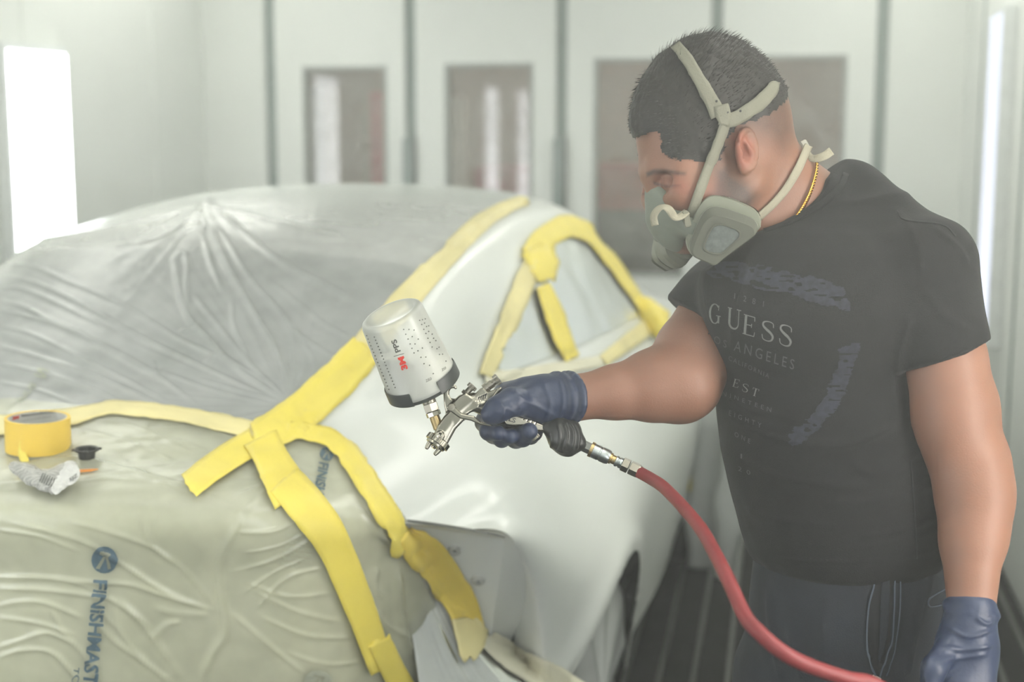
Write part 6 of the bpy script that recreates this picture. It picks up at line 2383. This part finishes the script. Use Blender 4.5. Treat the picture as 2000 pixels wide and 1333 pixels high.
# air gauge wrapped in a dark glove
vx = Vox(C(1055, 905, 1.925) - [0, 0, .045], C(1155, 810, 1.925) + [0, 0, .045], 0.0014)
vx.cone(C(1066, 836, 1.918), C(1090, 848, 1.918), .0075, .014, k=.008)
vx.ell(C(1104, 857, 1.922), (.0235, .0225, .022), k=.01)
vx.cone(C(1094, 830, 1.918), C(1118, 838, 1.92), .012, .011, k=.01)
vx.cone(C(1112, 872, 1.92), C(1130, 866, 1.92), .013, .011, k=.008)
GR_ = [([(1100, 824), (1108, 850), (1100, 885)], 2.2, .0030), ([(1110, 824), (1120, 850), (1112, 886)], 2.2, .0030), ([(1120, 828), (1130, 850), (1126, 880)], 2.2, .0030), ([(1090, 828), (1094, 855), (1086, 882)], 2.2, .0026),
       ([(1074, 842), (1078, 862), (1074, 880)], 3, .002), ([(1078, 872), (1100, 884), (1125, 884)], 2.5, .0016)]
gc_ = vox_obj('gauge_cover', vx, mat('black_nitrile_wrap', (44, 45, 44), 0.3, var=0.1), gun, 2, lambda V, q, N: ridges(q, GR_) * np.clip(-(N @ FV) * 3, 0, 1) + .0010 * noise3(V, 90, 131))
gc_['label'] = 'air gauge wrapped in a black glove'

# ------------------------------------------------------------------ air hose with its couplings
M_hose = mat('red_rubber_hose', (124, 43, 45), 0.5, var=0.08, scale=30, bump=0.15, bscale=200)
M_steel = mat('dark_steel_fitting', (112, 114, 110), 0.4, metal=0.9, var=0.05)
hose = tag(empty('air_hose', W(1250, 922, 1.915)), 'red rubber air hose from the spray gun down past the painter\'s belly', 'hose')
hpts = [(1247, 922, 1.915), (1272, 936, 1.885), (1297, 953, 1.845), (1333, 990, 1.775), (1369, 1034, 1.70), (1398, 1085, 1.635), (1425, 1140, 1.575), (1456, 1206, 1.53), (1483, 1236, 1.51), (1514, 1264, 1.505), (1553, 1289, 1.51),
        (1604, 1310, 1.53), (1658, 1327, 1.55), (1720, 1344, 1.57)]
HPt = [W(*q) for q in hpts]
e_ = HPt[-1]
HPt += [e_ + np.array([.08, .0, -.06]), e_ + np.array([.16, -.02, -.25]), e_ + np.array([.17, -.06, -.55]), np.array([e_[0] + .13, e_[1] - .15, .012]), np.array([e_[0] - .02, e_[1] - .5, .012]), np.array([e_[0] - .4, e_[1] - .9, .012])]
tube('hose_line', HPt, .0082, M_hose, hose, seg=20, per=8)
fa, fb = W(1128, 866, 1.925), W(1256, 925, 1.912)
fx_ = (fb - fa) / np.linalg.norm(fb - fa)
fl_ = np.linalg.norm(fb - fa)
at_px = lambda px: fa + fx_ * fl_ * (px - 1128) / 128.0
u_ = PXM
lathe('inlet_nut', at_px(1130), fx_, [(0, 9 * u_), (1 * u_, 11.5 * u_), (26 * u_, 11.5 * u_), (27 * u_, 9 * u_)], M_steel, hose, seg=6)
lathe('coupler_ring', at_px(1153), fx_, [(0, 13 * u_), (0, 15.5 * u_), (6 * u_, 15.5 * u_), (6 * u_, 13 * u_)], M_brass, hose, seg=32)
lathe('quick_coupler', at_px(1158), fx_, [(0, 13 * u_), (1 * u_, 15 * u_), (14 * u_, 15 * u_), (15 * u_, 14 * u_), (17 * u_, 14 * u_), (18 * u_, 15 * u_), (30 * u_, 15 * u_), (36 * u_, 13 * u_)], M_zinc, hose, seg=32)
lathe('brass_neck', at_px(1191), fx_, [(0, 11 * u_), (4 * u_, 11 * u_), (5 * u_, 9 * u_), (12 * u_, 9 * u_)], M_brass, hose, seg=24)
lathe('hose_barb', at_px(1202), fx_, [(0, 9 * u_), (1 * u_, 11 * u_), (5 * u_, 11 * u_), (6 * u_, 9.5 * u_), (8 * u_, 9.5 * u_), (9 * u_, 11 * u_), (14 * u_, 11 * u_), (15 * u_, 9 * u_)], M_zinc, hose, seg=24)
lathe('hose_nut', at_px(1215), fx_, [(0, 11 * u_), (1 * u_, 14 * u_), (14 * u_, 14 * u_), (15 * u_, 12 * u_)], M_satin, hose, seg=6)
lathe('hose_nut', at_px(1230), fx_, [(0, 11.5 * u_), (1 * u_, 14 * u_), (18 * u_, 14 * u_), (20 * u_, 12.5 * u_), (24 * u_, 12 * u_)], M_satin, hose, seg=6)
